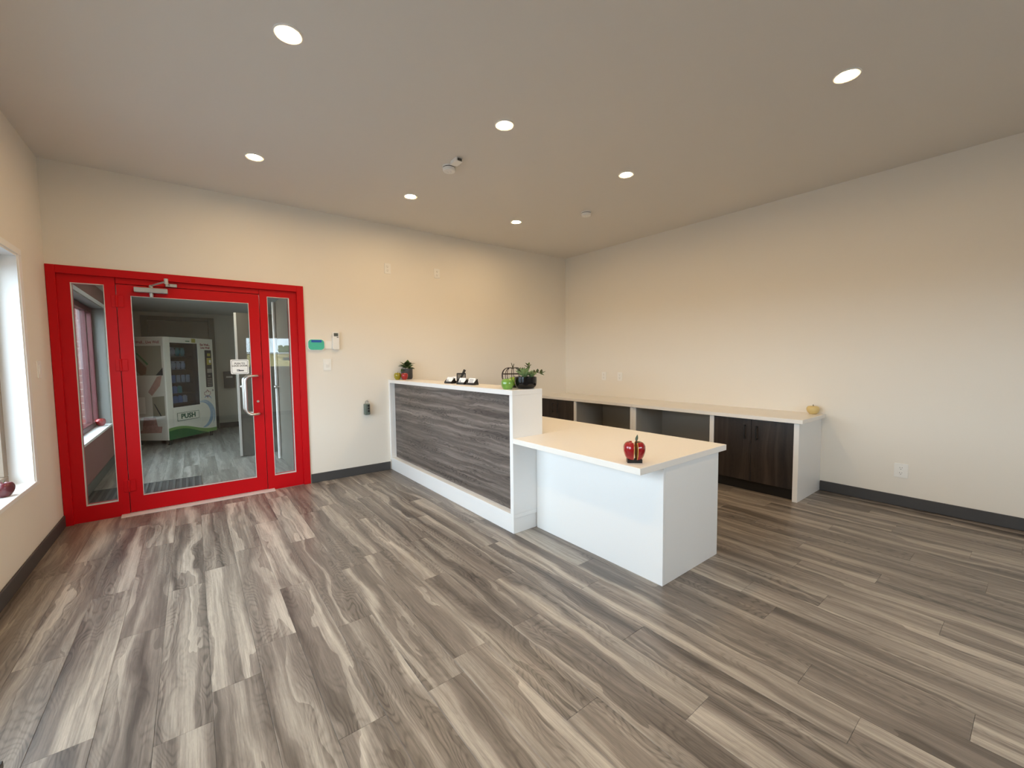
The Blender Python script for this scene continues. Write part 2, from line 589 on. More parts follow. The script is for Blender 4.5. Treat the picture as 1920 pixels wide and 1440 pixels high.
struct('wall_back', holed('X', XL, 0.0, 0.0, 0.12, -0.02, H, [(XL, -3.805, -0.02, 2.065)]), M['wall'],
       'long cream wall holding the red glazed door', 'wall', (-2.8, 0.06, 0))
struct('wall_right', holed('Y', YR, 0.12, 0.0, 0.12, -0.02, H, []), M['wall'],
       'cream side wall behind the low cabinet run', 'wall', (0.06, -3.2, 0))
struct('wall_left', holed('Y', YR, 0.12, XL - 0.2, XL, -0.02, H, [(*W1, *WZ), (*W2, *WZ)]), M['wall'],
       'cream outer wall with deep white framed windows beside the red door', 'wall', (XL - 0.1, -3.2, 0))
struct('wall_rear', holed('X', XL - 0.2, 0.12, YR - 0.15, YR, -0.02, H, [(*RW, *RZ)]), M['wall'],
       'cream wall with one wide high window facing the red door', 'wall', (-2.8, YR - 0.08, 0))
struct('ceiling', MB().box(XL - 0.2, YR - 0.15, H, 0.12, 0.12, H + 0.1), M['ceiling'],
       'flat matt ceiling with warm recessed downlights', 'ceiling', (-2.8, -3.2, H))

# floors: sub-floor slab with every plank a part
PW, PL = 0.1668, 1.195
JOINT = {-4: -0.934, -3: -1.58, -2: -0.935, -1: -1.756, 0: -0.40, 1: -1.40, 2: -0.925, 3: -1.488, 4: -0.923, 5: -0.83,
         6: -1.352, 7: -0.82, 8: -0.42, 9: -1.212, 10: -0.80, 11: -0.603, 12: -1.05, 13: -0.35, 14: -0.171, 15: -0.48,
         16: -0.9, 17: -0.25, 18: -0.605, 19: -0.17, 20: -1.0, 21: -0.672, 22: -0.2, 23: -0.9, 24: -0.5, 25: -1.1,
         26: -0.3, 27: -0.75, 28: -0.1}


def plank_mesh(w, l, t=0.008):
    g, b = 0.0003, 0.0007
    w, l = w / 2 - g, l / 2 - g
    vs, fs = [], []
    for z, i in ((-t, 0), (-b, 0), (0, b)):
        vs += [(-w + i, -l + i, z), (w - i, -l + i, z), (w - i, l - i, z), (-w + i, l - i, z)]
    for k in (0, 4):
        for i in range(4):
            j = (i + 1) % 4
            fs.append((k + i, k + j, k + 4 + j, k + 4 + i))
    fs.append((8, 9, 10, 11))
    me = bpy.data.meshes.new('floor_plank')
    me.from_pydata(vs, [], fs)
    return me


_full = {}


def lay(floor, x0, x1, y0, y1, xs, mat, joints, seed):
    rr = random.Random(seed)
    k = math.floor((x0 - xs) / PW + 1e-6)
    while xs + k * PW < x1 - 1e-4:
        a, b = max(x0, xs + k * PW), min(x1, xs + (k + 1) * PW)
        j = joints.get(k, rr.uniform(0, PL))
        j0 = j - PL * math.ceil((j - y0) / PL)
        y = j0
        while y < y1 - 1e-4:
            c, d = max(y0, y), min(y1, y + PL)
            y += PL
            if d - c < 0.004 or b - a < 0.004:
                continue
            key = (round(b - a, 4), round(d - c, 4), mat.name)
            if key not in _full:
                _full[key] = plank_mesh(b - a, d - c)
                _full[key].materials.append(mat)
            o = bpy.data.objects.new('floor_plank', _full[key])
            o.location = ((a + b) / 2, (c + d) / 2, 0)
            o.parent = floor
            COL.objects.link(o)
        k += 1


fl = tag(part('floor', MB().box(XL - 0.2, YR - 0.15, -0.12, 0.12, 0.04, -0.008), M['subfloor']),
         'grey brown wood look plank floor of the reception room', 'floor', kind='structure')
lay(fl, XL, 0.0, YR, 0.0, -4.745, M['plank'], JOINT, 4)
vf = tag(part('vestibule_floor', MB().box(XL - 0.2, 0.04, -0.12, VRX + 0.1, VB + 0.12, -0.008), M['subfloor']),
         'grey plank floor of the entry hall behind the glass door', 'floor', kind='structure')
lay(vf, XL, VRX, 0.005, VB, -4.72, M['plank_grey'], {}, 9)


# baseboards
def baseboard(name, mb, label, loc):
    return struct(name, mb, M['base'], label, 'baseboard', loc)


baseboard('baseboard_back', MB().box(-3.797, -0.010, 0, -2.93, 0, 0.096, 0.003), 'charcoal rubber baseboard between the red door and the counter', (-3.36, 0, 0))
baseboard('baseboard_right', MB().box(-0.012, YR, 0, 0, -3.437, 0.094, 0.003), 'charcoal rubber baseboard right of the low cabinets', (0, -5, 0))
baseboard('baseboard_left', MB().box(XL, YR + 0.012, 0, XL + 0.012, -0.02, 0.094, 0.003), 'charcoal rubber baseboard under the white window sill', (XL, -3.2, 0))
baseboard('baseboard_rear', MB().box(XL + 0.012, YR, 0, -0.012, YR + 0.012, 0.094, 0.003), 'charcoal rubber baseboard under the wide high window', (-2.8, YR, 0))


# ------------------------------------------------------------------ windows in the left wall
def side_window(name, label, y0, y1, fm, mull=None, sill_mat=None, reveal=None, gm='windowglass'):
    z0, z1 = WZ
    t = thing(name, label, 'window', (XL - 0.1, (y0 + y1) / 2, z0), kind='structure')
    tw = 0.06
    mb = MB()
    # casing on the room face
    mb.box(XL - 0.001, y0 - tw, z1, XL + 0.012, y1 + tw, z1 + 0.042, 0.002)
    mb.box(XL - 0.001, y0 - tw, z0 - 0.024, XL + 0.012, y1 + tw, z0 - 0.004, 0.002)
    mb.box(XL - 0.001, y0 - tw, z0 - 0.004, XL + 0.012, y0, z1, 0.002)
    mb.box(XL - 0.001, y1, z0 - 0.004, XL + 0.012, y1 + tw, z1, 0.002)
    part('casing', mb, sill_mat or M['whitetrim'], t)
    # reveal lining
    mb = MB()
    mb.box(XL - 0.2, y0, z0 + 0.006, XL + 0.004, y0 + 0.012, z1 - 0.012)
    mb.box(XL - 0.2, y1 - 0.012, z0 + 0.006, XL + 0.004, y1, z1 - 0.012)
    mb.box(XL - 0.2, y0, z1 - 0.012, XL + 0.004, y1, z1)
    part('reveal_lining', mb, reveal or M['whitetrim'], t)
    part('window_sill', MB().box(XL - 0.2, y0, z0 - 0.004, XL + 0.016, y1, z0 + 0.006, 0.002), sill_mat or M['whitetrim'], t)
    # frame and glazing
    fx0, fx1 = XL - 0.17, XL - 0.105
    a, b = y0 + 0.012, y1 - 0.012
    c, d = z0 + 0.006, z1 - 0.012
    fw = 0.062
    mb = MB()
    mb.box(fx0, a, c, fx1, b, c + fw, 0.004)
    mb.box(fx0, a, d - fw, fx1, b, d, 0.004)
    mb.box(fx0, a, c + fw, fx1, a + fw, d - fw, 0.004)
    mb.box(fx0, b - fw, c + fw, fx1, b, d - fw, 0.004)
    fr = part('window_frame', mb, fm, t)
    ms = [mull] if mull else [(y0 + y1) / 2]
    for m_ in ms:
        part('mullion', MB().box(fx0, m_ - 0.03, c + fw, fx1, m_ + 0.03, d - fw, 0.004), fm, fr)
    edges = [a + fw] + [e for m_ in ms for e in (m_ - 0.03, m_ + 0.03)] + [b - fw]
    for p, q in zip(edges[0::2], edges[1::2]):
        part('window_pane', MB().box(fx0 + 0.028, p, c + fw, fx0 + 0.036, q, d - fw), M[gm], t)
    return t


side_window('window_1', 'white framed window in the outer wall beside the red door', *W1, M['frame'])
side_window('window_2', 'second white framed window further along the outer wall', *W2, M['frame'])
side_window('window_3', 'burgundy framed entry hall window seen through the glass strip', *V1, M['redframe'], mull=2.25, reveal=M['greyframe'], gm='hallglass')

# rear window
t = thing('window_4', 'wide dark framed window high in the rear wall', 'window', (sum(RW) / 2, YR - 0.08, RZ[0]), kind='structure')
mb = MB()
x0, x1 = RW
z0, z1 = RZ
for p in ((x0, z0, x1, z0 + 0.05), (x0, z1 - 0.05, x1, z1), (x0, z0 + 0.05, x0 + 0.05, z1 - 0.05), (x1 - 0.05, z0 + 0.05, x1, z1 - 0.05)):
    mb.box(p[0], YR - 0.12, p[1], p[2], YR - 0.03, p[3], 0.003)
part('window_frame', mb, M['whitetrim'], t)
part('window_pane', MB().box(x0 + 0.05, YR - 0.085, z0 + 0.05, x1 - 0.05, YR - 0.077, z1 - 0.05), M['windowglass'], t)
part('window_sill', MB().box(x0 - 0.03, YR - 0.03, z0 - 0.03, x1 + 0.03, YR + 0.03, z0, 0.003), M['whitetrim'], t)

# ------------------------------------------------------------------ red door set
FX0, FX1, FZ = XL, -3.805, 2.065
door = thing('door_1', 'red entry door with a large glass panel and narrow glass sidelights', 'door', (-4.7, 0.03, 0), kind='structure')
mb = MB()
mb.box(FX0 + 0.002, -0.014, 0, -5.556, 0.115, FZ, 0.002)
mb.box(-3.868, -0.014, 0, FX1, 0.115, FZ, 0.002)
mb.box(-5.556, -0.014, 2.003, -3.868, 0.115, FZ, 0.002)
part('frame_trim', mb, M['red'], door)
IY0, IY1 = 0.012, 0.10
part('header_rail', MB().box(-5.219, IY0, 1.956, -4.197, IY1, 2.003, 0.0015), M['red'], door)


def sidelight(x0, x1, gx0, gx1, gz0, gz1):
    mb = holed('X', x0, x1, IY0, IY1, 0.0, 2.003, [(gx0, gx1, gz0, gz1)])
    fr = part('sidelight_frame', mb, M['red'], door)
    part('glass_pane', MB().box(gx0, 0.048, gz0, gx1, 0.056, gz1), M['glass'], fr)
    b = MB()
    e = 0.004
    b.box(gx0, IY0 - 0.002, gz0, gx1, 0.047, gz0 + e)
    b.box(gx0, IY0 - 0.002, gz1 - e, gx1, 0.047, gz1)
    b.box(gx0, IY0 - 0.002, gz0 + e, gx0 + e, 0.047, gz1 - e)
    b.box(gx1 - e, IY0 - 0.002, gz0 + e, gx1, 0.047, gz1 - e)
    part('glazing_bead', b, M['dooredge'], fr, label='pale glazing bead')


sidelight(-5.556, -5.2225, -5.482, -5.29, 0.131, 1.939)
sidelight(-4.1945, -3.868, -4.131, -3.936, 0.143, 1.936)
LX0, LX1 = -5.2175, -4.1995
gx0, gx1, gz0, gz1 = -5.131, -4.288, 0.150, 1.861
leaf = part('door_leaf', holed('X', LX0, LX1, 0.016, 0.062, 0.016, 1.951, [(gx0, gx1, gz0, gz1)]), M['red'], door)
part('glass_pane', MB().box(gx0, 0.036, gz0, gx1, 0.042, gz1), M['glass'], leaf)
b = MB()
e = 0.0035
b.box(gx0, 0.013, gz0, gx1, 0.035, gz0 + e)
b.box(gx0, 0.013, gz1 - e, gx1, 0.035, gz1)
b.box(gx0, 0.013, gz0 + e, gx0 + e, 0.035, gz1 - e)
b.box(gx1 - e, 0.013, gz0 + e, gx1, 0.035, gz1 - e)
part('glazing_bead', b, M['dooredge'], leaf, label='pale glazing bead')
for hz in (1.81, 1.28, 0.25):
    b = MB()
    b.box(-5.252, 0.006, hz - 0.05, -5.224, 0.018, hz + 0.05, 0.002)
    b.box(-5.214, 0.008, hz - 0.05, -5.175, 0.018, hz + 0.05, 0.002)
    b.lathe([(0.008, -0.05), (0.008, 0.05)], (-5.219, 0.006, hz), 12)
    part('hinge', b, M['red'], leaf)


def pull(y_face, out):
    xm, xb = -4.243, -4.352
    yb = y_face + out
    zt, zb_ = 1.158, 0.785
    pts = [(xm, y_face, zt), (xm, y_face + out * 0.55, zt)]
    pts += [(xm + (xb + 0.05 - xm) * k / 3, y_face + out * (0.75 + 0.25 * k / 3), zt) for k in range(1, 4)]
    pts += [(xb + 0.05 - 0.05 * math.sin(a), yb, zt - 0.05 + 0.05 * math.cos(a)) for a in [PI / 2 * k / 5 for k in range(1, 6)]]
    pts += [(xb + 0.05 - 0.05 * math.cos(a), yb, zb_ + 0.05 - 0.05 * math.sin(a)) for a in [PI / 2 * k / 5 for k in range(0, 6)]]
    pts += [(xm + (xb + 0.05 - xm) * k / 3, y_face + out * (0.75 + 0.25 * k / 3), zb_) for k in (2, 1)]
    pts += [(xm, y_face + out * 0.55, zb_), (xm, y_face, zb_)]
    return MB().tube(pts, 0.0125, 12)


part('pull_handle', pull(0.016, -0.075), M['steel'], leaf, smooth=True)
part('pull_handle', pull(0.062, 0.075), M['steel'], leaf, smooth=True)
part('lock_cylinder', MB().lathe([(0.014, -0.006), (0.014, 0.004), (0.011, 0.008)], (-4.247, 0.014, 0.905), 16, 'Y'), M['chrome'], leaf, smooth=True)
part('threshold', MB().prism([(-0.055, 0), (0.11, 0), (0.11, 0.013), (-0.02, 0.013), (-0.055, 0.003)], 1.135,
                             Matrix(((0, 0, 1, -5.275), (1, 0, 0, 0), (0, 1, 0, 0), (0, 0, 0, 1)))), M['dooredge'], door)
cl = part('door_closer', MB().box(-5.105, -0.045, 1.893, -4.885, 0.014, 1.933, 0.005, 2), M['alu'], door)
part('closer_spindle', MB().lathe([(0.0, -0.02), (0.012, -0.018), (0.014, 0), (0.014, 0.075), (0.010, 0.085)], (-4.995, -0.016, 1.876), 16), M['alu'], cl, smooth=True)
b = MB()
ex, ey = -4.885, -0.25
b.tube([(-4.995, -0.016, 1.955), (ex, ey, 1.965)], 0.007, 8)
b.tube([(ex, ey, 1.965), (-4.87, 0.0, 1.972)], 0.005, 8)
b.lathe([(0.014, -0.012), (0.014, 0.03)], (ex, ey, 1.958), 12)
part('closer_arm', b, M['alu'], cl)
part('closer_bracket', MB().box(-4.9, -0.006, 1.958, -4.82, 0.013, 1.985, 0.003), M['alu'], cl)

# the little notice on the glass
sg = thing('door_sign', 'small white notice with black border on the glass by the pull handle', 'sign', (-4.382, 0.034, 1.178))


def rrect(w, h, r, n=5):
    p = []
    for cx, cy, a0 in ((w / 2 - r, h / 2 - r, 0), (-w / 2 + r, h / 2 - r, PI / 2), (-w / 2 + r, -h / 2 + r, PI), (w / 2 - r, -h / 2 + r, 1.5 * PI)):
        p += [(cx + r * math.cos(a0 + PI / 2 * k / n), cy + r * math.sin(a0 + PI / 2 * k / n)) for k in range(n + 1)]
    return p


part('plate', MB().prism(rrect(0.148, 0.14, 0.012), 0.003, at(-4.382, 0.035, 1.2485) @ FACE_S), M['paper'], sg)
loop = [(x, z) for x, z in rrect(0.128, 0.120, 0.007)]
part('border_line', MB().tube([(-4.382 + x, 0.0318, 1.2485 + z) for x, z in loop], 0.0013, 6, closed=True), M['ink'], sg)
text('lettering', 'PUSH TO\nLOCK DOOR', 0.0225, M['ink'], sg, at(-4.382, 0.0315, 1.268) @ FACE_S, bold=0.0004, sx=0.92)
b = MB()
b.prism([(-0.03, 0.008), (-0.006, 0.008), (-0.006, 0.002), (0.03, 0.001), (0.026, -0.008), (-0.03, -0.009), (-0.03, -0.004), (-0.012, -0.003), (-0.012, 0.002), (-0.03, 0.002)],
        0.001, at(-4.378, 0.032, 1.214) @ FACE_S)
part('hand_symbol', b, M['ink'], sg)

# ------------------------------------------------------------------ reception counter
X0, X1 = -2.926, -2.637
YE, ZT, T = -2.383, 1.067, 0.037
rc = thing('reception_counter', 'tall white reception counter with a grey wood grain front panel', 'counter', ((X0 + X1) / 2, YE / 2, 0))
part('top_slab', MB().box(X0, YE, 1.03, X1, -0.998, ZT, 0.0012), M['white'], rc)
part('top_slab', MB().box(X0, -0.996, 1.03, X1, 0, ZT, 0.0012), M['white'], rc)
part('end_panel', MB().box(X0, YE, 0.147, X1, YE + T, 1.0295, 0.0012), M['white'], rc)
part('end_panel', MB().box(X0, -T, 0.147, X1, 0, 1.0295, 0.0012), M['white'], rc)
part('bottom_rail', MB().box(X0, YE, 0.117, X1, 0, 0.1465, 0.0012), M['white'], rc)
part('front_panel', MB().box(-2.866, YE + T, 0.147, -2.848, -T, 1.0295), M['panel'], rc, label='grey brown wood grain front panel')
part('back_panel', MB().box(X1 - 0.018, YE + T, 0.147, X1, -T, 1.0295), M['white'], rc)
part('plinth', MB().box(-2.918, YE + 0.010, 0, -2.668, -0.012, 0.1165, 0.001), M['white'], rc)

ZW = 0.7165
wt = thing('desk_worktop', 'pale worktop carrying the sliced red apple', 'worktop', (-2.4, -2.9, 0.679))
part('slab', MB().box(X0, -3.467, 0.679, -1.985, -2.385, ZW, 0.0015), M['worktop'], wt)
part('slab', MB().box(X1 + 0.001, -2.3835, 0.679, -1.985, 0, ZW, 0.0015), M['worktop'], wt)
db = thing('desk', 'white panelled desk body under the pale worktop', 'desk', (-2.4, -2.9, 0))
part('front_panel', MB().box(-2.70, -3.4598, 0, -2.682, -2.385, 0.679, 0.001), M['white'], db)
part('end_panel', MB().box(-2.681, -3.4598, 0, -2.076, -3.44, 0.679, 0.001), M['white'], db)
part('support_panel', MB().box(X1 + 0.005, -0.04, 0, -2.076, -0.02, 0.679, 0.001), M['white'], db)
part('support_panel', MB().box(X1 + 0.005, -2.36, 0, -2.2, -2.34, 0.679, 0.001), M['white'], db)

# ------------------------------------------------------------------ low cabinet run along the right wall
ZC, CF = 0.739, -0.6095
bt = thing('cabinet_worktop', 'long pale worktop over the low cabinets along the cream wall', 'worktop', (-0.3, -1.73, 0.703))
part('slab', MB().box(CF, -1.714, 0.703, 0, 0, ZC, 0.0015), M['worktop'], bt)
part('slab', MB().box(CF, -3.4665, 0.703, 0, -1.716, ZC, 0.0015), M['worktop'], bt)


def bar_handle(y, z0, z1, x, parent):
    b = MB()
    b.tube([(x - 0.028, y, z0), (x - 0.028, y, z1)], 0.006, 10)
    for z in (z0 + 0.012, z1 - 0.012):
        b.tube([(x - 0.028, y, z), (x + 0.001, y, z)], 0.005, 8)
    return part('handle', b, M['black'], parent, smooth=True)


def cabinet(label, y0, y1, left_t, right_t):
    """y0 > y1; white gables of the given thickness at the far (y0) and near (y1) ends."""
    t = thing('base_cabinet', label, 'cabinet', (-0.29, (y0 + y1) / 2, 0), group='low cabinets under the long worktop')
    part('side_panel', MB().box(-0.585, y0 - left_t, 0, -0.001, y0, 0.7025, 0.001), M['white'], t)
    part('side_panel', MB().box(-0.585, y1, 0, -0.001, y1 + right_t, 0.7025, 0.001), M['white'], t)
    a, b_ = y0 - left_t, y1 + right_t
    mb = MB()
    mb.box(-0.55, b_, 0.10, -0.002, a, 0.118)
    mb.box(-0.55, b_, 0.68, -0.002, a, 0.7)
    mb.box(-0.012, b_, 0.118, -0.002, a, 0.68)
    part('carcass', mb, M['white'], t)
    part('toe_kick', MB().box(-0.53, b_, 0, -0.515, a, 0.10), M['black'], t)
    m_ = (a + b_) / 2
    for p, q, s_ in ((m_ + 0.0015, a - 0.002, 1), (b_ + 0.002, m_ - 0.0015, -1)):
        d = part('door', MB().box(-0.578, p, 0.104, -0.558, q, 0.694, 0.001), M['darkwood'], t)
        bar_handle(m_ + s_ * 0.053, 0.507, 0.646, -0.578, d)
    return t


cabinet('dark wood two door cabinet in the far corner beyond the counter', 0.0, -0.777, 0.018, 0.040)
cabinet('dark wood two door cabinet at the near end of the long worktop', -2.649, -3.4345, 0.039, 0.040)


def open_bay(label, y0, y1, a, b_):
    t = thing('open_bay_unit', label, 'desk unit', (-0.29, (y0 + y1) / 2, 0), group='open knee bays under the long worktop')
    for p, q in ((y0 - a, y0), (y1, y1 + b_)):
        sp = part('side_panel', MB().box(-0.570, p, 0, -0.001, q, 0.7025), M['bayshade'], t)
        part('edge_band', MB().box(-0.585, p, 0, -0.5705, q, 0.7025, 0.001), M['white'], sp, label='white front edge')
    part('back_panel', MB().box(-0.030, y1 + b_, 0, -0.012, y0 - a, 0.7025), M['bayshade'], t)
    return t


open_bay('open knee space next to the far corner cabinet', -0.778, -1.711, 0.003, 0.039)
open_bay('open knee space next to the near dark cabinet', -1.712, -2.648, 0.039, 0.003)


# ------------------------------------------------------------------ ceiling fittings
def downlight(x, y, label):
    t = thing('downlight', label, 'ceiling light', (x, y, H), group='recessed downlights')
    prof = [(0.046, -0.001), (0.047, -0.004), (0.060, -0.007), (0.066, -0.003), (0.066, 0.0)]
    b = MB()
    seg = 32
    bmr = b.bm
    rings = [[bmr.verts.new((x + r * math.cos(2 * PI * i / seg), y + r * math.sin(2 * PI * i / seg), H + z)) for i in range(seg)] for r, z in prof]
    for A, B_ in zip(rings, rings[1:] + rings[:1]):
        for i in range(seg):
            j = (i + 1) % seg
            bmr.faces.new((A[i], A[j], B_[j], B_[i]))
    part('trim_ring', b, M['plastic'], t, smooth=True)
    part('diffuser', MB().lathe([(0.046, -0.0035), (0.046, -0.001)], (x, y, H), 32), M['lamp'], t)
    return t


downlight(-4.312, -2.458, 'warm downlight in the nearer light row, on the window side')
downlight(-3.019, -2.452, 'warm downlight of the nearer row in front of the small white box sensor')
downlight(-1.733, -2.465, 'warm downlight of the nearer row closest to the cabinet wall')
downlight(-4.297, -0.968, 'warm downlight in front of the red door')
downlight(-3.017, -0.944, 'warm downlight over the wall end of the reception counter')
downlight(-1.735, -0.950, 'warm downlight nearest the far room corner')
downlight(-1.771, -3.986, 'warm downlight alone on the bare ceiling above the cabinet end')
downlight(-3.030, -3.980, 'warm downlight above the open plank floor in front of the desk')
downlight(-4.305, -3.980, 'warm downlight above the second window')


def detector(x, y, label, r=0.055):
    t = thing('smoke_detector', label, 'smoke detector', (x, y, H), group='ceiling smoke detectors')
    part('mounting_plate', MB().lathe([(r, 0), (r, -0.010)], (x, y, H), 28), M['plastic'], t, smooth=True)
    part('vent_gap', MB().lathe([(r * 0.9, -0.010), (r * 0.9, -0.016)], (x, y, H), 28), M['slot'], t, smooth=True)
    part('cover', MB().lathe([(r * 0.95, -0.016), (r * 0.93, -0.032), (r * 0.82, -0.040), (0, -0.042)], (x, y, H), 28), M['plastic'], t, smooth=True)
    part('test_button', MB().lathe([(0.018, -0.041), (0.017, -0.045), (0.010, -0.045), (0.010, -0.043), (0, -0.043)], (x, y, H), 18), M['plastic'], t, smooth=True)


detector(-3.02, -1.70, 'round white smoke detector beside the small white box')
detector(-1.318, -1.634, 'round white smoke detector towards the far corner')
sb = thing('motion_sensor', 'small white box sensor on the ceiling by a smoke detector', 'sensor', (-3.03, -1.83, H))
part('housing', MB().box(-3.062, -1.885, H - 0.03, -3.0, -1.79, H, 0.006, 2), M['plastic'], sb)
part('lens', MB().box(-3.05, -1.888, H - 0.026, -3.012, -1.884, H - 0.006, 0.001), M['slot'], sb)


# ------------------------------------------------------------------ wall fittings
def wall_frame(face, x, y, z):
    """Matrix whose local X runs along the wall, local Y is up, local Z points into the room."""
    if face == 'back':
        return at(x, y, z) @ FACE_S
    if face == 'right':
        return at(x, y, z) @ Matrix.Rotation(-PI / 2, 4, 'Z') @ FACE_S
    return at(x, y, z) @ Matrix.Rotation(PI / 2, 4, 'Z') @ FACE_S


def outlet(label, face, x, y, z, w=0.075, h=0.118, group='wall outlets'):
    m_ = wall_frame(face, x, y, z)
    t = thing('wall_outlet', label, 'outlet', (x, y, z - h / 2), group=group)
    part('cover_plate', MB().prism(rrect(w, h, 0.005), 0.006, m_), M['plastic'], t)
    for s_ in (-1, 1):
        r = part('socket', MB().prism(rrect(0.034, 0.030, 0.009), 0.0085, m_ @ at(0, s_ * 0.0215, 0)), M['plastic'], t)
        b = MB()
        for px_, py_, ww, hh in ((-0.007, 0.004, 0.0025, 0.009), (0.007, 0.004, 0.0025, 0.007), (0, -0.009, 0.005, 0.005)):
            b.prism([(px_ - ww / 2, py_ - hh / 2), (px_ + ww / 2, py_ - hh / 2), (px_ + ww / 2, py_ + hh / 2), (px_ - ww / 2, py_ + hh / 2)],
                    0.0005, m_ @ at(0, s_ * 0.0215, 0.0086))
        part('slot', b, M['slot'], r)


outlet('white outlet high on the door wall, nearer the red door', 'back', -2.898, 0, 2.357)
outlet('white outlet high on the door wall, nearer the far corner', 'back', -2.263, 0, 2.372)
outlet('white double outlet above the long worktop, closest to the corner', 'right', 0, -0.784, 1.030)
outlet('white outlet plate above the long worktop, further from the corner', 'right', 0, -1.067, 1.030)
outlet('white outlet low on the bare cream wall near the charcoal baseboard', 'right', 0, -4.007, 0.307, 0.088, 0.118)


def rocker(label, face, x, y, z):
    m_ = wall_frame(face, x, y, z)
    t = thing('light_switch', label, 'switch', (x, y, z - 0.06), group='rocker light switches')
    part('cover_plate', MB().prism(rrect(0.078, 0.122, 0.005), 0.006, m_), M['plastic'], t)
    b = MB()
    b.prism([(-0.034, 0), (0.034, 0), (0.034, 0.008), (0, 0.011), (-0.034, 0.007)], 0.032,
            m_ @ Matrix(((0, 0, 1, -0.016), (1, 0, 0, 0), (0, 1, 0, 0), (0, 0, 0, 1))))
    part('rocker', b, M['plastic'], t)


rocker('white rocker switch below the teal keypad', 'back', -3.594, 0, 1.256)
rocker('white rocker switch between the window and the red door', 'left', XL, -0.365, 1.258)

kp = thing('alarm_keypad', 'rounded teal alarm keypad with a blue strip beside the red door', 'keypad', (-3.70, 0, 1.41))
m_ = wall_frame('back', -3.70, 0, 1.467)
part('housing', MB().prism(rrect(0.166, 0.120, 0.036, 7), 0.018, m_), M['plastic'], kp)
part('overlay', MB().prism(rrect(0.156, 0.108, 0.034, 7), 0.002, m_ @ at(0, 0, 0.0181)), M['teal'], kp, label='teal face film')
part('display_strip', MB().prism(rrect(0.100, 0.022, 0.002), 0.002, m_ @ at(0.002, 0.036, 0.0202)), M['blue'], kp, label='blue display strip')
bp_ = thing('blank_plate', 'blank white square plate between the keypad and the slim remote', 'wall plate', (-3.575, 0, 1.425))
part('cover', MB().prism(rrect(0.070, 0.082, 0.004), 0.008, wall_frame('back', -3.578, 0, 1.466)), M['plastic'], bp_)
rm = thing('remote_control', 'slim white remote with a grey display in a wall holder', 'remote', (-3.503, 0, 1.42))
m_ = wall_frame('back', -3.503, 0, 1.512)
part('holder', MB().prism(rrect(0.074, 0.125, 0.006), 0.016, m_ @ at(0, -0.030, 0)), M['plastic'], rm)
part('body', MB().prism(rrect(0.062, 0.186, 0.008), 0.014, m_ @ at(0, 0, 0.0162)), M['plastic'], rm)
part('display', MB().prism(rrect(0.044, 0.034, 0.002), 0.001, m_ @ at(0, 0.064, 0.0303)), M['lcd'], rm, label='grey display')
part('button', MB().prism(rrect(0.016, 0.007, 0.002), 0.002, m_ @ at(0.016, 0.036, 0.0303)), M['slot'], rm)

hk = thing('wall_hook', 'small screw hook on the cream wall holding the lock box', 'hook', (-3.182, -0.002, 0.83))
part('hook', MB().tube([(-3.180, 0.0, 0.842), (-3.182, -0.02, 0.842), (-3.186, -0.032, 0.834), (-3.188, -0.034, 0.822), (-3.190, -0.026, 0.814)], 0.003, 8), M['chrome'], hk, smooth=True)
lb = thing('lock_box', 'small green grey combination lock box hanging on the cream wall', 'lock box', (-3.195, -0.03, 0.68))
part('body', MB().box(-3.227, -0.052, 0.680, -3.166, -0.002, 0.806, 0.008, 2), M['lockgrey'], lb)
for k, z in enumerate((0.783, 0.752, 0.722)):
    part('dial_window', MB().box(-3.196, -0.054, z - 0.011, -3.175, -0.0515, z + 0.011, 0.0008), M['black'], lb)
sh = [(-3.212, -0.026, 0.805), (-3.212, -0.027, 0.825)] + [(-3.196 + 0.016 * math.cos(a), -0.027, 0.825 + 0.016 * math.sin(a)) for a in [PI - PI * k / 8 for k in range(1, 8)]] + [(-3.180, -0.027, 0.825), (-3.180, -0.026, 0.805)]
part('shackle', MB().tube(sh, 0.004, 8), M['chrome'], lb, smooth=True)


# ------------------------------------------------------------------ things on the counter
def apple_profile(r, h, dip=0.1):
    pr = [(0.0, 0.10), (0.22, 0.02), (0.42, 0.0), (0.66, 0.10), (0.88, 0.30), (1.0, 0.55), (0.97, 0.76), (0.80, 0.94), (0.55, 1.0), (0.28, 0.97), (0.10, 0.90), (0.0, 0.86)]
    return [(a * r, b * h) for a, b in pr]


def smooth_prof(pr, n=3):
    out = []
    P_ = [pr[0]] + pr + [pr[-1]]
    for i in range(1, len(P_) - 2):
        p0, p1, p2, p3 = P_[i - 1], P_[i], P_[i + 1], P_[i + 2]
        for k in range(n):
            t_ = k / n
            out.append(tuple(0.5 * (2 * p1[j] + (p2[j] - p0[j]) * t_ + (2 * p0[j] - 5 * p1[j] + 4 * p2[j] - p3[j]) * t_ ** 2 + (3 * p1[j] - p0[j] - 3 * p2[j] + p3[j]) * t_ ** 3) for j in (0, 1)))
    out.append(pr[-1])
    return [(max(0, a), b) for a, b in out]


def apple(name, label, x, y, z, r, h, mat, stem=True, group=None):
    t = thing(name, label, 'apple', (x, y, z), group=group)
    part('body', MB().lathe(smooth_prof(apple_profile(r, h)), (x, y, z), 28), mat, t, smooth=True)
    if stem:
        part('stem', MB().tube([(x, y, z + h * 0.86), (x + 0.002, y, z + h * 1.02), (x + 0.007, y + 0.002, z + h * 1.16)], r * 0.06, 6), M['stem'], t)
    return t


apple('apple', 'olive green apple standing in front of the charcoal pot', -2.855, -0.105, ZT, 0.041, 0.080, M['greenapple'])
apple('apple', 'glossy bright red apple standing against the charcoal pot', -2.800, -0.180, ZT, 0.040, 0.078, M['redapple'])


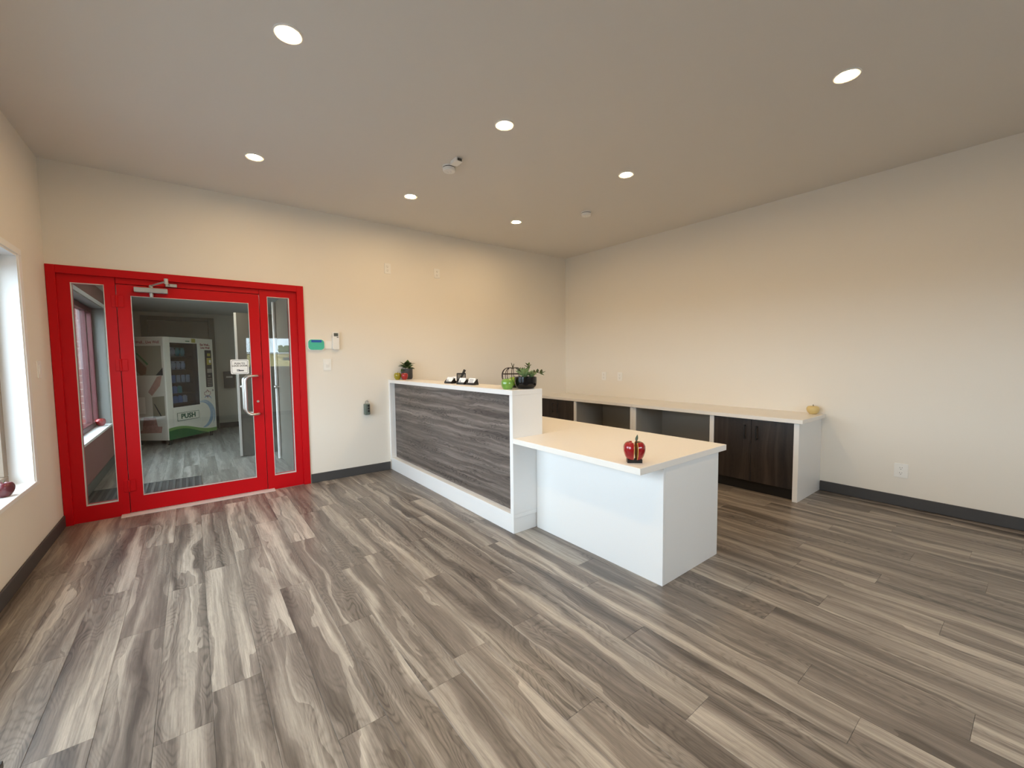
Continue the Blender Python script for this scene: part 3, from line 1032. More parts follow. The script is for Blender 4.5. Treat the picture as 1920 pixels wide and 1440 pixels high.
def leaf_mesh(l, w, fold=0.25, curl=0.3, n=6, thick=0.0008):
    b = bmesh.new()
    rows = []
    for i in range(n + 1):
        s_ = i / n
        ww = w * math.sin(PI * min(1, 0.06 + 0.94 * s_) ** 0.8) * 0.5
        if i == n: ww = 0.0004
        zc = curl * l * s_ * s_
        rows.append([b.verts.new((-ww, l * s_, zc + fold * ww)), b.verts.new((0, l * s_, zc)), b.verts.new((ww, l * s_, zc + fold * ww))])
    for a, c in zip(rows, rows[1:]):
        for k in (0, 1):
            b.faces.new((a[k], a[k + 1], c[k + 1], c[k]))
    g = bmesh.ops.extrude_face_region(b, geom=b.faces[:])
    bmesh.ops.translate(b, vec=(0, 0, -thick), verts=[v for v in g['geom'] if isinstance(v, bmesh.types.BMVert)])
    bmesh.ops.recalc_face_normals(b, faces=b.faces[:])
    return b


def add_leaf(t, base, az, el, l, w, mat, **k):
    mb = MB()
    mb._merge(leaf_mesh(l, w, **k), at(*base) @ Matrix.Rotation(az, 4, 'Z') @ Matrix.Rotation(el, 4, 'X'))
    return part('leaf', mb, mat, t, smooth=True)


# small leafy plant by the wall
px_, py_ = -2.730, -0.085
pp = thing('potted_plant', 'small leafy green plant in a matt charcoal pot by the wall', 'potted plant', (px_, py_, ZT))
part('pot', MB().lathe([(0, 0), (0.050, 0), (0.060, 0.004), (0.067, 0.022), (0.067, 0.124), (0.061, 0.124), (0.060, 0.105), (0, 0.105)], (px_, py_, ZT), 36), M['pot'], pp, smooth=True)
part('soil', MB().lathe([(0, 0.1052), (0.0595, 0.1052), (0.05, 0.112), (0, 0.115)], (px_, py_, ZT), 24), M['soil'], pp, smooth=True)
rr = random.Random(5)
for i in range(15):
    az = 2 * PI * i / 15 * 2.4 + rr.uniform(-0.3, 0.3)
    el = rr.uniform(0.05, 0.95)
    hz = ZT + 0.125 + rr.uniform(0, 0.045)
    r0 = rr.uniform(0.0, 0.03)
    bx, by = px_ - math.sin(az) * r0, py_ + math.cos(az) * r0
    l = rr.uniform(0.060, 0.092)
    if by + math.cos(az) * l * math.cos(el) > -0.012:
        az += PI
        bx, by = px_ - math.sin(az) * r0, py_ + math.cos(az) * r0
    add_leaf(pp, (bx, by, hz), az, el, l, rr.uniform(0.050, 0.064), M['leaf'] if i % 3 else M['leafdark'], curl=-0.25, fold=0.3)
b = MB()
for i in range(7):
    a = i * 0.9
    b.tube([(px_ + 0.012 * math.cos(a), py_ + 0.012 * math.sin(a), ZT + 0.105), (px_ + 0.03 * math.cos(a), py_ + 0.03 * math.sin(a) - 0.005, ZT + 0.16 + 0.006 * i)], 0.0022, 6, taper=0.6)
part('stems', b, M['stem'], pp)
for dx, dy, dz, az, el, l in ((-0.035, -0.03, 0.118, 2.0, -0.15, 0.075), (0.006, -0.01, 0.165, -0.5, 1.25, 0.075), (-0.022, -0.01, 0.15, 1.0, 0.95, 0.085), (-0.03, -0.02, 0.14, 1.6, 0.35, 0.085), (-0.02, -0.04, 0.145, 2.6, 0.3, 0.07), (0.03, -0.02, 0.150, -1.35, 0.6, 0.06)):
    add_leaf(pp, (px_ + dx, py_ + dy, ZT + dz), az, el, l, 0.052, M['leaf'], curl=-0.2, fold=0.3)


# business card holders and pen cup
def card_holder(x, y, rot, label, clabel, plain_=False):
    t = thing('card_holder', label, 'card holder', (x, y, ZT), rot, group='black business card holders')
    # local: front faces -Y, cards lean back
    b = MB()
    b.box(-0.050, -0.026, 0, 0.050, 0.030, 0.006, 0.001)
    b.box(-0.050, -0.026, 0.006, 0.050, -0.022, 0.020, 0.001)
    part('tray', b, M['black'], t, local=True)
    yz = Matrix(((0, 0, 1, 0), (1, 0, 0, 0), (0, 1, 0, 0), (0, 0, 0, 1)))
    for xs in (-0.053, 0.050):
        part('side_wing', MB().prism([(-0.027, 0), (0.032, 0), (0.032, 0.010), (0.020, 0.046), (0.008, 0.046), (-0.027, 0.016)], 0.003, at(xs, 0, 0) @ yz), M['black'], t, local=True)
    part('back_rest', MB().box(-0.050, -0.0015, 0, 0.050, 0.0015, 0.047).xf(at(0, 0.006, 0.0066) @ Matrix.Rotation(-0.42, 4, 'X')), M['black'], t, local=True)
    c = thing('business_cards', clabel, 'business cards', (x, y, ZT + 0.0068), rot, group='stacks of white business cards')
    tilt = at(0, -0.0085, 0.002) @ Matrix.Rotation(-0.42, 4, 'X')
    part('card_stack', MB().box(-0.044, -0.006, 0.0, 0.044, 0.006, 0.053).xf(tilt), M['paper'], c, local=True)
    b = MB()
    if plain_:
        for k in range(4):
            b.box(-0.034, -0.0066, 0.014 + k * 0.0085, 0.026 - 0.006 * (k % 2), -0.0062, 0.018 + k * 0.0085)
    else:
        b.box(-0.034, -0.0066, 0.014, -0.014, -0.0062, 0.026)
        b.box(-0.034, -0.0066, 0.009, -0.005, -0.0062, 0.011)
    b.xf(tilt)
    part('print', b, M['greyink'], c, local=True)


card_holder(-2.80, -1.245, -1.42, 'black card holder furthest left of the pen cup', 'white cards in the holder left of the pen cup')
card_holder(-2.695, -1.165, -1.42, 'black card holder tucked behind the pen cup', 'white cards in the holder behind the pen cup')
card_holder(-2.80, -1.475, -1.42, 'black card holder in front of the pen cup', 'white cards in the holder in front of the pen cup')
card_holder(-2.775, -1.60, -1.42, 'black card holder on the plant side of the pen cup', 'grey printed white cards on the plant side of the pen cup', True)

cx, cy = -2.715, -1.315
pc = thing('pen_cup', 'square black mesh pen cup among the card holders', 'pen cup', (cx, cy, ZT), -0.55)
w2 = 0.040
part('base', MB().box(-w2, -w2, 0, w2, w2, 0.005), M['black'], pc, local=True)
b = MB()
for z in (0.0, 0.088):
    for s_ in (-1, 1):
        b.box(-w2, s_ * w2 - 0.002, z, w2, s_ * w2 + 0.002, z + 0.009)
        b.box(s_ * w2 - 0.002, -w2, z, s_ * w2 + 0.002, w2, z + 0.009)
for sx_ in (-1, 1):
    for sy_ in (-1, 1):
        b.box(sx_ * w2 - 0.003, sy_ * w2 - 0.003, 0, sx_ * w2 + 0.003, sy_ * w2 + 0.003, 0.097)
part('rim_frame', b, M['black'], pc, local=True)
b = MB()
for k in range(1, 16):
    p = -w2 + 2 * w2 * k / 16
    for s_ in (-1, 1):
        b.box(p - 0.0006, s_ * w2 - 0.0006, 0.005, p + 0.0006, s_ * w2 + 0.0006, 0.09)
        b.box(s_ * w2 - 0.0006, p - 0.0006, 0.005, s_ * w2 + 0.0006, p + 0.0006, 0.09)
for k in range(1, 15):
    z = 0.006 + 0.083 * k / 15
    for s_ in (-1, 1):
        b.box(-w2, s_ * w2 - 0.0006, z - 0.0006, w2, s_ * w2 + 0.0006, z + 0.0006)
        b.box(s_ * w2 - 0.0006, -w2, z - 0.0006, s_ * w2 + 0.0006, w2, z + 0.0006)
mesh_part = part('wire_mesh', b, M['black'], pc, local=True)
mesh_part['kind'] = 'stuff'
ca, sa = math.cos(-0.55), math.sin(-0.55)
for k, (ox, oy, tx, ty, lab) in enumerate(((-0.028, 0.0, 0.030, 0.010, 'dark grey pen leaning in the mesh cup, taller one'), (-0.020, 0.016, 0.040, 0.022, 'dark grey pen leaning in the mesh cup, lower one'))):
    tz = 0.132 - 0.006 * k
    A = Vector((cx + ox * ca - oy * sa, cy + ox * sa + oy * ca, ZT + 0.010))
    B_ = Vector((cx + tx * ca - ty * sa, cy + tx * sa + ty * ca, ZT + tz))
    pn = thing('pen', lab, 'pen', A, group='pens in the mesh cup')
    part('barrel', MB().tube([A, A.lerp(B_, 0.6)], 0.0055, 10), M['pot'], pn, smooth=True)
    part('cap', MB().tube([A.lerp(B_, 0.6), B_], 0.0065, 10), M['slot'], pn, smooth=True)

# lime green ceramic apple, wire apple, bowl of succulents
jx, jy = -2.868, -2.250
jt = thing('ceramic_apple', 'shiny lime green ceramic apple in front of the wire apple', 'ornament', (jx, jy, ZT))
part('body', MB().lathe(smooth_prof([(0.0, 0.004), (0.026, 0.0), (0.034, 0.002), (0.045, 0.022), (0.048, 0.045), (0.043, 0.066), (0.030, 0.078), (0.014, 0.076), (0.0, 0.068)]), (jx, jy, ZT), 32), M['limeapple'], jt, smooth=True)
part('stem', MB().tube([(jx, jy, ZT + 0.068), (jx + 0.003, jy, ZT + 0.088)], 0.003, 6), M['stem'], jt)

wx, wy = -2.722, -2.128
wa = thing('wire_apple', 'apple shaped dark wire cage standing behind the lime apple', 'ornament', (wx, wy, ZT))
part('base', MB().lathe([(0, 0), (0.052, 0), (0.052, 0.010), (0.040, 0.016), (0, 0.016)], (wx, wy, ZT), 24), M['black'], wa, smooth=True)
prof = [(0.050, 0.016), (0.070, 0.035), (0.085, 0.070), (0.088, 0.100), (0.082, 0.126), (0.066, 0.146), (0.042, 0.156), (0.018, 0.156), (0.004, 0.150)]
prof = smooth_prof(prof, 3)
for k in range(10):
    a = 2 * PI * k / 10 + 0.2
    part('wire_rib', MB().tube([(wx + r * math.cos(a), wy + r * math.sin(a), ZT + z) for r, z in prof], 0.0028, 6), M['wire'], wa, smooth=True)
for rz, rr_ in ((0.108, 0.0875), (0.040, 0.073)):
    part('wire_ring', MB().tube([(wx + rr_ * math.cos(2 * PI * i / 32), wy + rr_ * math.sin(2 * PI * i / 32), ZT + rz) for i in range(32)], 0.003, 6, closed=True), M['wire'], wa, smooth=True)
b = MB()
b.tube([(wx, wy, ZT + 0.148), (wx - 0.004, wy, ZT + 0.172), (wx - 0.010, wy + 0.004, ZT + 0.196)], 0.0045, 6, taper=0.5)
b.tube([(wx, wy, ZT + 0.148), (wx + 0.006, wy - 0.002, ZT + 0.170), (wx + 0.010, wy - 0.004, ZT + 0.188)], 0.0045, 6, taper=0.6)
part('stem', b, M['stem'], wa, smooth=True)
apple('apple', 'bright green apple inside the dark wire cage', wx + 0.008, wy - 0.01, ZT + 0.0162, 0.043, 0.066, M['brightgreen'])

bx, by = -2.735, -2.305
bw = thing('succulent_bowl', 'glossy black bowl planted with mixed succulents at the counter end', 'potted plant', (bx, by, ZT))
part('bowl', MB().lathe(smooth_prof([(0.0, 0.0), (0.046, 0.0), (0.062, 0.005), (0.078, 0.022), (0.0845, 0.048), (0.0845, 0.090)], 3) + [(0.080, 0.090), (0.078, 0.078), (0, 0.078)], (bx, by, ZT), 40), M['blackgloss'], bw, smooth=True)
part('soil', MB().lathe([(0, 0.0782), (0.0775, 0.0782), (0.06, 0.083), (0, 0.086)], (bx, by, ZT), 24), M['soil'], bw, smooth=True)


def rosette(cx_, cy_, cz_, r, mat, rings=((11, 0.45, 1.0), (9, 0.85, 0.85), (6, 1.2, 0.62)), ws=0.42):
    for q, (n, el, sc) in enumerate(rings):
        for i in range(n):
            add_leaf(bw, (cx_, cy_, cz_ + 0.006 * q), 2 * PI * i / n + 0.3 * q, el, r * sc, r * ws, mat, curl=0.18, fold=0.45, n=5, thick=0.003)


rosette(bx - 0.028, by - 0.022, ZT + 0.090, 0.084, M['succulent'])
rosette(bx + 0.026, by - 0.040, ZT + 0.086, 0.056, M['succulent'], ((9, 0.6, 1.0), (6, 1.0, 0.75)))
rosette(bx - 0.005, by + 0.030, ZT + 0.100, 0.072, M['leafdark'], ((8, 0.7, 1.0), (6, 1.1, 0.8)), 0.30)


def branch(pts, leaves):
    part('branch', MB().tube(pts, 0.004, 6, taper=0.6), M['stem'], bw, smooth=True)
    for k, (f, az, el, l) in enumerate(leaves):
        i = min(int(f * (len(pts) - 1)), len(pts) - 2)
        p = Vector(pts[i]).lerp(Vector(pts[i + 1]), f * (len(pts) - 1) - i)
        add_leaf(bw, p, az, el, l, l * 0.72, M['leafdark'] if k % 2 else M['leaf'], curl=0.12, fold=0.25, n=5, thick=0.0025)


# a jade plant twig leaning out over the counter end and an upright one
branch([(bx + 0.030, by + 0.0, ZT + 0.084), (bx + 0.055, by - 0.018, ZT + 0.112), (bx + 0.080, by - 0.038, ZT + 0.122), (bx + 0.108, by - 0.060, ZT + 0.116)],
       [(1.0, -2.1, 0.3, 0.034), (0.95, -1.2, 0.9, 0.034), (0.85, -2.6, -0.6, 0.030), (0.7, -1.0, 1.0, 0.032), (0.55, -2.8, 0.5, 0.030), (0.45, -0.7, 0.9, 0.032), (0.98, -2.4, -0.7, 0.028), (0.35, -2.4, -0.2, 0.03)])
branch([(bx + 0.012, by + 0.006, ZT + 0.084), (bx + 0.016, by + 0.004, ZT + 0.125), (bx + 0.024, by - 0.002, ZT + 0.158), (bx + 0.022, by - 0.004, ZT + 0.176)],
       [(1.0, -1.3, 0.8, 0.030), (0.98, 1.4, 0.7, 0.030), (0.8, -1.9, 0.5, 0.032), (0.75, 1.1, 0.4, 0.032), (0.6, -1.2, 0.6, 0.034), (0.55, 2.2, 0.3, 0.032), (0.45, 0.6, 0.5, 0.032)])

# sliced apple ornament on the desk
ax, ay = -2.839, -3.367
sa_ = thing('sliced_apple_ornament', 'red apple sculpture split in two halves on a dark block', 'ornament', (ax, ay, ZW), 0.0)
part('base_block', MB().box(-0.050, -0.022, 0, 0.050, 0.022, 0.024, 0.001), M['black'], sa_, local=True)
ang = -0.74
MW[sa_] = at(ax, ay, ZW)


def half_apple(sign, gap, mat_cut):
    b = MB()
    b.lathe(smooth_prof([(0.0, 0.022), (0.026, 0.020), (0.044, 0.034), (0.056, 0.062), (0.061, 0.090), (0.058, 0.114), (0.046, 0.131), (0.030, 0.137), (0.013, 0.130), (0.0, 0.124)], 3), (0, 0, 0), 32)
    cut = bmesh.ops.bisect_plane(b.bm, geom=b.bm.verts[:] + b.bm.edges[:] + b.bm.faces[:], plane_co=(0, 0, 0), plane_no=(-sign, 0, 0), clear_outer=True)
    ed = [e_ for e_ in b.bm.edges if e_.is_boundary]
    bmesh.ops.holes_fill(b.bm, edges=ed)
    b.xf(at(sign * gap, 0, 0))
    return b


sa_.rotation_euler = (0, 0, ang)
sa_.scale = (0.80, 0.80, 0.84)
for sign, gp in ((-1, 0.013), (1, 0.013)):
    h = part('apple_half', half_apple(sign, gp, None), M['redapple'], sa_, local=True, smooth=True)
    sec = [(r, z) for r, z in smooth_prof([(0.0, 0.024), (0.025, 0.023), (0.042, 0.036), (0.054, 0.063), (0.059, 0.090), (0.056, 0.112), (0.045, 0.128), (0.030, 0.134), (0.013, 0.127), (0.0, 0.122)], 3)]
    poly = [(r, z) for r, z in sec] + [(-r, z) for r, z in sec[::-1][1:-1]]
    m_ = Matrix(((0, 0, 1, sign * gp - sign * 0.0012 - (0.0006)), (1, 0, 0, 0), (0, 1, 0, 0), (0, 0, 0, 1)))
    part('cut_face', MB().prism(poly, 0.0012, m_), M['appleflesh'], h, local=True, label='amber cut face')
    part('cut_rim', MB().tube([(sign * gp, r * 1.03, z) for r, z in poly], 0.0016, 6, closed=True), M['applerim'], h, local=True, label='pale yellow rim')
part('stem', MB().tube([(0.012, 0, 0.118), (0.012, 0, 0.145)], 0.004, 8), M['black'], sa_, local=True)
mb = MB()
mb._merge(leaf_mesh(0.045, 0.022, curl=0.1, thick=0.002), at(0.012, 0, 0.140) @ Matrix.Rotation(-0.9, 4, 'Z') @ Matrix.Rotation(1.2, 4, 'X'))
part('leaf', mb, M['leafdark'], sa_, local=True, smooth=True)
mb = MB()
mb._merge(leaf_mesh(0.035, 0.022, curl=-0.1, thick=0.002), at(0.014, 0, 0.132) @ Matrix.Rotation(-1.6, 4, 'Z') @ Matrix.Rotation(0.2, 4, 'X'))
part('leaf', mb, M['leaf'], sa_, local=True, smooth=True)

# cream apple at the end of the long worktop
apple('ceramic_apple', 'cream ceramic apple at the near end of the long worktop', -0.085, -3.385, ZC, 0.052, 0.076, M['cream'])
# apples on window sills
apple('apple', 'dark maroon apple on the white window sill', -5.655, -1.035, WZ[0] + 0.0065, 0.046, 0.084, M['darkapple'])
apple('apple', 'red apple on the entry hall sill behind the glass strip', -5.675, 2.42, WZ[0] + 0.0065, 0.050, 0.092, M['redapple'])

# small table by the second window
st = thing('side_table', 'small side table with a white top and brown legs by the window wall', 'table', (-5.31, -3.60, 0))
part('tabletop', MB().box(-5.50, -3.80, 0.432, -5.119, -3.390, 0.450, 0.002), M['white'], st)
part('edge_band', MB().box(-5.504, -3.804, 0.416, -5.115, -3.386, 0.4318, 0.001), M['black'], st)
for lx in (-5.498, -5.127):
    for ly in (-3.798, -3.398):
        sx_ = 1 if lx < -5.3 else -1
        sy_ = 1 if ly < -3.6 else -1
        part('leg', MB().box(lx, ly, 0, lx + sx_ * 0.035 if sx_ > 0 else lx - 0.035, ly + sy_ * 0.035 if sy_ > 0 else ly - 0.035, 0.4158, 0.001), M['brownwood'], st)

# ------------------------------------------------------------------ vestibule shell
struct('wall_vestibule_left', holed('Y', 0.12, VB + 0.12, XL - 0.2, XL, -0.02, VH, [(*V1, *WZ)]), M['mauve'],
       'mauve entry hall wall below and around the burgundy window', 'wall', (XL - 0.1, 2.6, 0))
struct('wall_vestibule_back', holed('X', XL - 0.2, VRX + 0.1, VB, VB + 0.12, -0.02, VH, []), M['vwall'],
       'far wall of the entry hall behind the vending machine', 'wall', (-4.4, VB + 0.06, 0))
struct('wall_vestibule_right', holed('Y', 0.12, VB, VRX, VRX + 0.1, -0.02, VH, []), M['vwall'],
       'entry hall wall beyond the open grey doors', 'wall', (VRX + 0.05, 2.6, 0))
struct('wall_vestibule_return', MB().box(-3.80, 0.12, -0.008, VRX, 0.62, VH), M['whitetrim'],
       'short white wall return just inside the narrow glass strip', 'wall', (-3.5, 0.37, 0))
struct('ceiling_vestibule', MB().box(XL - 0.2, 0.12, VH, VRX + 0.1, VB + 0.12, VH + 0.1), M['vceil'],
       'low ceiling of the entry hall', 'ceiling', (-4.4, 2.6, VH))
struct('trim_1', MB().box(XL, 2.73, 0, XL + 0.045, 2.83, VH - 0.001, 0.003), M['dooredge'],
       'pale upright post against the mauve wall behind the glass strip', 'trim', (XL + 0.02, 2.78, 0))
struct('baseboard_vestibule_left', MB().box(XL, 0.12, 0, XL + 0.012, 2.73, 0.10, 0.003), M['greyframe'],
       'grey baseboard under the mauve wall', 'baseboard', (XL, 1.4, 0))
struct('baseboard_vestibule_back', MB().box(-4.365, VB - 0.012, 0, VRX, VB, 0.10, 0.003), M['base'],
       'dark baseboard on the far wall of the entry hall', 'baseboard', (-3.8, VB, 0))

hl = thing('hall_fill_light', 'flat square fill light added on the entry hall ceiling', 'ceiling light', (-4.55, 1.55, VH))  # added lamp, out of view, to brighten the entry hall
part('housing', MB().box(-4.72, 1.38, VH - 0.03, -4.38, 1.72, VH, 0.004), M['plastic'], hl)
part('diffuser', MB().box(-4.70, 1.40, VH - 0.034, -4.40, 1.70, VH - 0.0305), emit_mat('hall_fill_glow', (1.0, 0.93, 0.76, 1), HALL_FILL), hl)
# grey door behind the vending machine
d2 = thing('door_2', 'closed grey door with a wide grey frame behind the vending machine', 'door', (-4.9, VB - 0.02, 0), kind='structure')
mb = MB()
mb.box(-5.438, VB - 0.03, 0, -5.347, VB, 2.142, 0.003)
mb.box(-4.465, VB - 0.03, 0, -4.370, VB, 2.142, 0.003)
mb.box(-5.347, VB - 0.03, 2.068, -4.465, VB, 2.142, 0.003)
part('door_frame', mb, M['greyframe'], d2)
part('door_leaf', MB().box(-5.343, VB - 0.016, 0.006, -4.469, VB - 0.001, 2.063, 0.002), M['greydoor'], d2)

# two open grey doors on the right of the vestibule
d3 = thing('door_3', 'open grey door with a pale edge standing across the entry hall', 'door', (-3.86, 1.96, 0), kind='structure')
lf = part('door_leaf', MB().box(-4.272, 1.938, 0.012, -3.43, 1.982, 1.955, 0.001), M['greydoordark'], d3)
part('edge_guard', MB().box(-4.2755, 1.9335, 0.012, -4.250, 1.9375, 1.955), M['dooredge'], lf, label='pale edge strip')
part('edge_strip', MB().box(-4.2755, 1.937, 0.012, -4.2725, 1.983, 1.955), M['dooredge'], lf, label='pale door edge')
b = MB()
for s_, y in ((-1, 1.938), (1, 1.982)):
    b.lathe([(0.010, 0), (0.010, 0.03), (0.024, 0.038), (0.026, 0.052), (0.018, 0.062), (0, 0.064)] if s_ > 0 else [(0.010, 0), (0.010, -0.03), (0.024, -0.038), (0.026, -0.052), (0.018, -0.062), (0, -0.064)], (-4.215, y, 0.96), 16, 'Y')
part('door_knob', b, M['chrome'], lf, smooth=True)
d4 = thing('door_4', 'open grey door with a bright edge strip behind the narrow glass strip', 'door', (-3.83, 1.05, 0), kind='structure')
lf = part('door_leaf', MB().box(-3.852, 0.640, 0.012, -3.812, 1.468, 2.07, 0.001), M['greydoor'], d4)
part('edge_strip', MB().box(-3.853, 1.4685, 0.012, -3.811, 1.4715, 2.07), M['chrome'], lf, label='bright steel door edge')
part('edge_rod', MB().tube([(-3.875, 1.462, 0.014), (-3.875, 1.462, 2.065)], 0.019, 12), M['whitetrim'], lf, smooth=True, label='bright upright edge rod')
b = MB()
for s_, x in ((1, -3.852), (-1, -3.812)):
    b.lathe([(0.010, 0), (0.010, -s_ * 0.03), (0.024, -s_ * 0.038), (0.026, -s_ * 0.052), (0.018, -s_ * 0.062), (0, -s_ * 0.064)], (x, 1.405, 0.965), 16, 'X')
part('door_knob', b, M['chrome'], lf, smooth=True)

# mail slot box on the far wall
mbx = thing('mail_box', 'dark wall box with a pale label beside the grey door frame', 'mail box', (-4.17, VB, 0.78))
part('box', MB().box(-4.263, VB - 0.09, 0.78, -4.08, VB, 1.11, 0.004), M['base'], mbx)
part('name_plate', MB().box(-4.225, VB - 0.0925, 0.985, -4.12, VB - 0.09, 1.02), M['alu'], mbx, label='pale name plate')

# ribbed entry mat
em = thing('door_mat', 'dark ribbed entry mat behind the red door', 'mat', (-5.17, 0.72, 0))
part('backing', MB().box(-5.60, 0.30, 0, -4.725, 1.125, 0.006, 0.002), M['mat'], em)
for i in range(16):
    x = -5.575 + i * 0.0555
    part('rib', MB().box(x, 0.315, 0.006, x + 0.022, 1.11, 0.011, 0.002), M['matrib'], em)

# ------------------------------------------------------------------ vending machine
VA = math.atan2(0.757, 0.654)
vm = thing('vending_machine', 'white snack vending machine with green wave print behind the glass door', 'vending machine', (-5.077, 3.62, 0), VA)
W, D, Z0, Z1 = 0.973, 0.60, 0.08, 1.70
cx0, cx1, cz0, cz1 = 0.107, 0.640, 0.582, 1.612
L_ = dict(local=True)
mb = MB()
mb.box(0, 0, Z0, cx0, D, Z1, 0.004)
mb.box(cx1, 0, Z0, W, D, Z1, 0.004)
mb.box(cx0, 0, cz1, cx1, D, Z1)
mb.box(cx0, 0, Z0, cx1, D, cz0)
part('cabinet_body', mb, M['vm'], vm, **L_)
mb = MB()
mb.box(cx0, 0.42, cz0, cx1, D - 0.01, cz1)
mb.box(cx0, 0.012, cz0, cx0 + 0.004, 0.42, cz1)
mb.box(cx1 - 0.075, 0.012, cz0, cx1, 0.42, cz1)
mb.box(cx0, 0.012, cz0, cx1, 0.42, cz0 + 0.004)
mb.box(cx0, 0.012, cz1 - 0.004, cx1, 0.42, cz1)
part('interior_lining', mb, M['vmin'], vm, **L_)
part('glass_pane', MB().box(cx0, 0.004, cz0, cx1, 0.010, cz1), glass_mat('vending_glass', (0.80, 0.85, 0.92, 1), refl=0.02), vm, **L_)
shelf_z = (0.64, 0.80, 0.97, 1.18, 1.40)
for z in shelf_z:
    part('shelf', MB().box(cx0 + 0.005, 0.05, z - 0.012, cx1 - 0.08, 0.41, z, 0.001), M['vmin'], vm, **L_)
    part('price_rail', MB().box(cx0 + 0.005, 0.046, z - 0.014, cx1 - 0.08, 0.0495, z + 0.003), M['slot'], vm, **L_)
for i in (0.07, W - 0.07):
    for j in (0.06, D - 0.06):
        part('foot', MB().lathe([(0.025, 0), (0.025, 0.012), (0.012, 0.014), (0.012, Z0)], (i, j, 0), 12), M['black'], vm, **L_)
# control column
cp = part('control_panel', MB().box(0.782, -0.006, 0.862, 0.928, -0.0005, 1.505, 0.003), M['black'], vm, **L_)
part('coin_plate', MB().box(0.815, -0.009, 1.25, 0.912, -0.0065, 1.37), M['vmyellow'], cp, **L_)
part('note_slot', MB().box(0.862, -0.011, 1.285, 0.900, -0.0092, 1.335), M['paper'], cp, **L_)
part('display', MB().box(0.815, -0.008, 1.11, 0.915, -0.0065, 1.18), M['keys'], cp, **L_)
part('coin_label', MB().box(0.83, -0.008, 1.40, 0.90, -0.0065, 1.45), M['vmyellow'], cp, **L_)
part('label_strip', MB().box(0.83, -0.008, 1.05, 0.88, -0.0065, 1.065), M['keys'], cp, **L_)
for r in range(5):
    for c in range(3):
        part('key', MB().box(0.812 + c * 0.035, -0.009, 0.885 + r * 0.029, 0.834 + c * 0.035, -0.0065, 0.899 + r * 0.029), M['keys'], cp, **L_)
part('lock', MB().lathe([(0.018, 0.0), (0.018, -0.006), (0, -0.008)], (0.925, -0.001, 0.80), 14, 'Y'), M['keys'], vm, **L_)
part('sticker', MB().box(0.52, -0.002, 1.625, 0.60, -0.0005, 1.69), M['vmyellow'], vm, label='mustard square sticker', **L_)
part('sticker', MB().box(0.40, -0.0018, 1.637, 0.48, -0.0005, 1.652), M['vmgreen'], vm, label='thin green sticker', **L_)
# delivery flap
fx0, fx1, fz0, fz1 = 0.165, 0.590, 0.360, 0.485
fp = part('delivery_flap', MB().box(fx0, -0.003, fz0, fx1, -0.0005, fz1), M['vm'], vm, **L_)
part('border_line', MB().tube([(fx0, -0.004, fz0), (fx1, -0.004, fz0), (fx1, -0.004, fz1), (fx0, -0.004, fz1)], 0.004, 4, closed=True), M['vmgreytext'], fp, **L_)
MWL = MW[vm]
text('lettering', 'PUSH', 0.108, M['vmgreytext'], fp, MWL @ at((fx0 + fx1) / 2, -0.0045, (fz0 + fz1) / 2) @ FACE_S, bold=0.004, sx=1.12)
text('slogan', 'Eat Well...\nLive Well', 0.052, M['vmred'], vm, MWL @ at(0.80, -0.0015, 1.570) @ FACE_S, bold=0.0015)
# green wave
top = [(W * k / 24, 0.262 + 0.028 * math.sin(k / 24 * 2 * PI * 0.95 + 0.1) - 0.115 * (k / 24) ** 1.3) for k in range(25)]
low = [(W * 0.80 * k / 24, 0.225 + 0.026 * math.sin(k / 24 * 2 * PI * 0.75 - 0.25) - 0.140 * (k / 24) ** 1.7) for k in range(25)]
part('green_wave_print', MB().prism([(0, Z0)] + [(W, Z0)] + top[::-1], 0.0008, at(0, -0.0002, 0) @ FACE_S), M['vmlime'], vm, label='light green wave print', **L_)
part('green_wave_print', MB().prism([(0, Z0), (W * 0.8, Z0)] + low[::-1], 0.0008, at(0, -0.0011, 0) @ FACE_S), M['vmgreen'], vm, label='dark green wave print', **L_)


def ribbon(c, r, a0, a1, w0, w1, n=16):
    o_, i_ = [], []
    for k in range(n + 1):
        a = a0 + (a1 - a0) * k / n
        w_ = (w0 + (w1 - w0) * k / n) * math.sin(PI * (0.08 + 0.88 * k / n))
        o_.append((c[0] + (r + w_ / 2) * math.cos(a), c[1] + (r + w_ / 2) * math.sin(a)))
        i_.append((c[0] + (r - w_ / 2) * math.cos(a), c[1] + (r - w_ / 2) * math.sin(a)))
    return o_ + i_[::-1]


for c, r, a0, a1, w0, w1 in (((0.66, 0.40), 0.22, 1.7, -1.5, 0.03, 0.11), ((0.70, 0.44), 0.20, 1.9, -0.9, 0.02, 0.05), ((0.64, 0.38), 0.30, 0.75, -0.55, 0.02, 0.04), ((0.80, 0.62), 0.09, 2.4, 0.4, 0.03, 0.03)):
    part('blue_splash_print', MB().prism(ribbon(c, r, a0, a1, w0, w1), 0.0006, at(0, -0.0003 - 0.0002 * r, 0) @ FACE_S), M['vmblue'], vm, **L_)
mp = [(0, 1), (0.16, 0.66), (0.34, 0.76), (0.27, 0.36), (0.52, 0.56), (0.62, 0.40), (0.95, 0.46), (0.82, 0.16), (0.98, 0.02), (0.48, -0.32), (0.54, -0.52), (0.06, -0.42), (0.05, -0.9)]
mp = mp + [(-x, y) for x, y in mp[::-1][:-1]]
part('maple_leaf_print', MB().tube([(0.80 + 0.075 * x, -0.002, 0.745 + 0.075 * y) for x, y in mp], 0.003, 4, closed=True), M['vmred'], vm, **L_)
# side print (x = 0 face, facing -X local)
SIDE = Matrix(((0, 0, -1, -0.0004), (-1, 0, 0, 0), (0, 1, 0, 0), (0, 0, 0, 1)))    # prism x -> -local Y, y -> Z


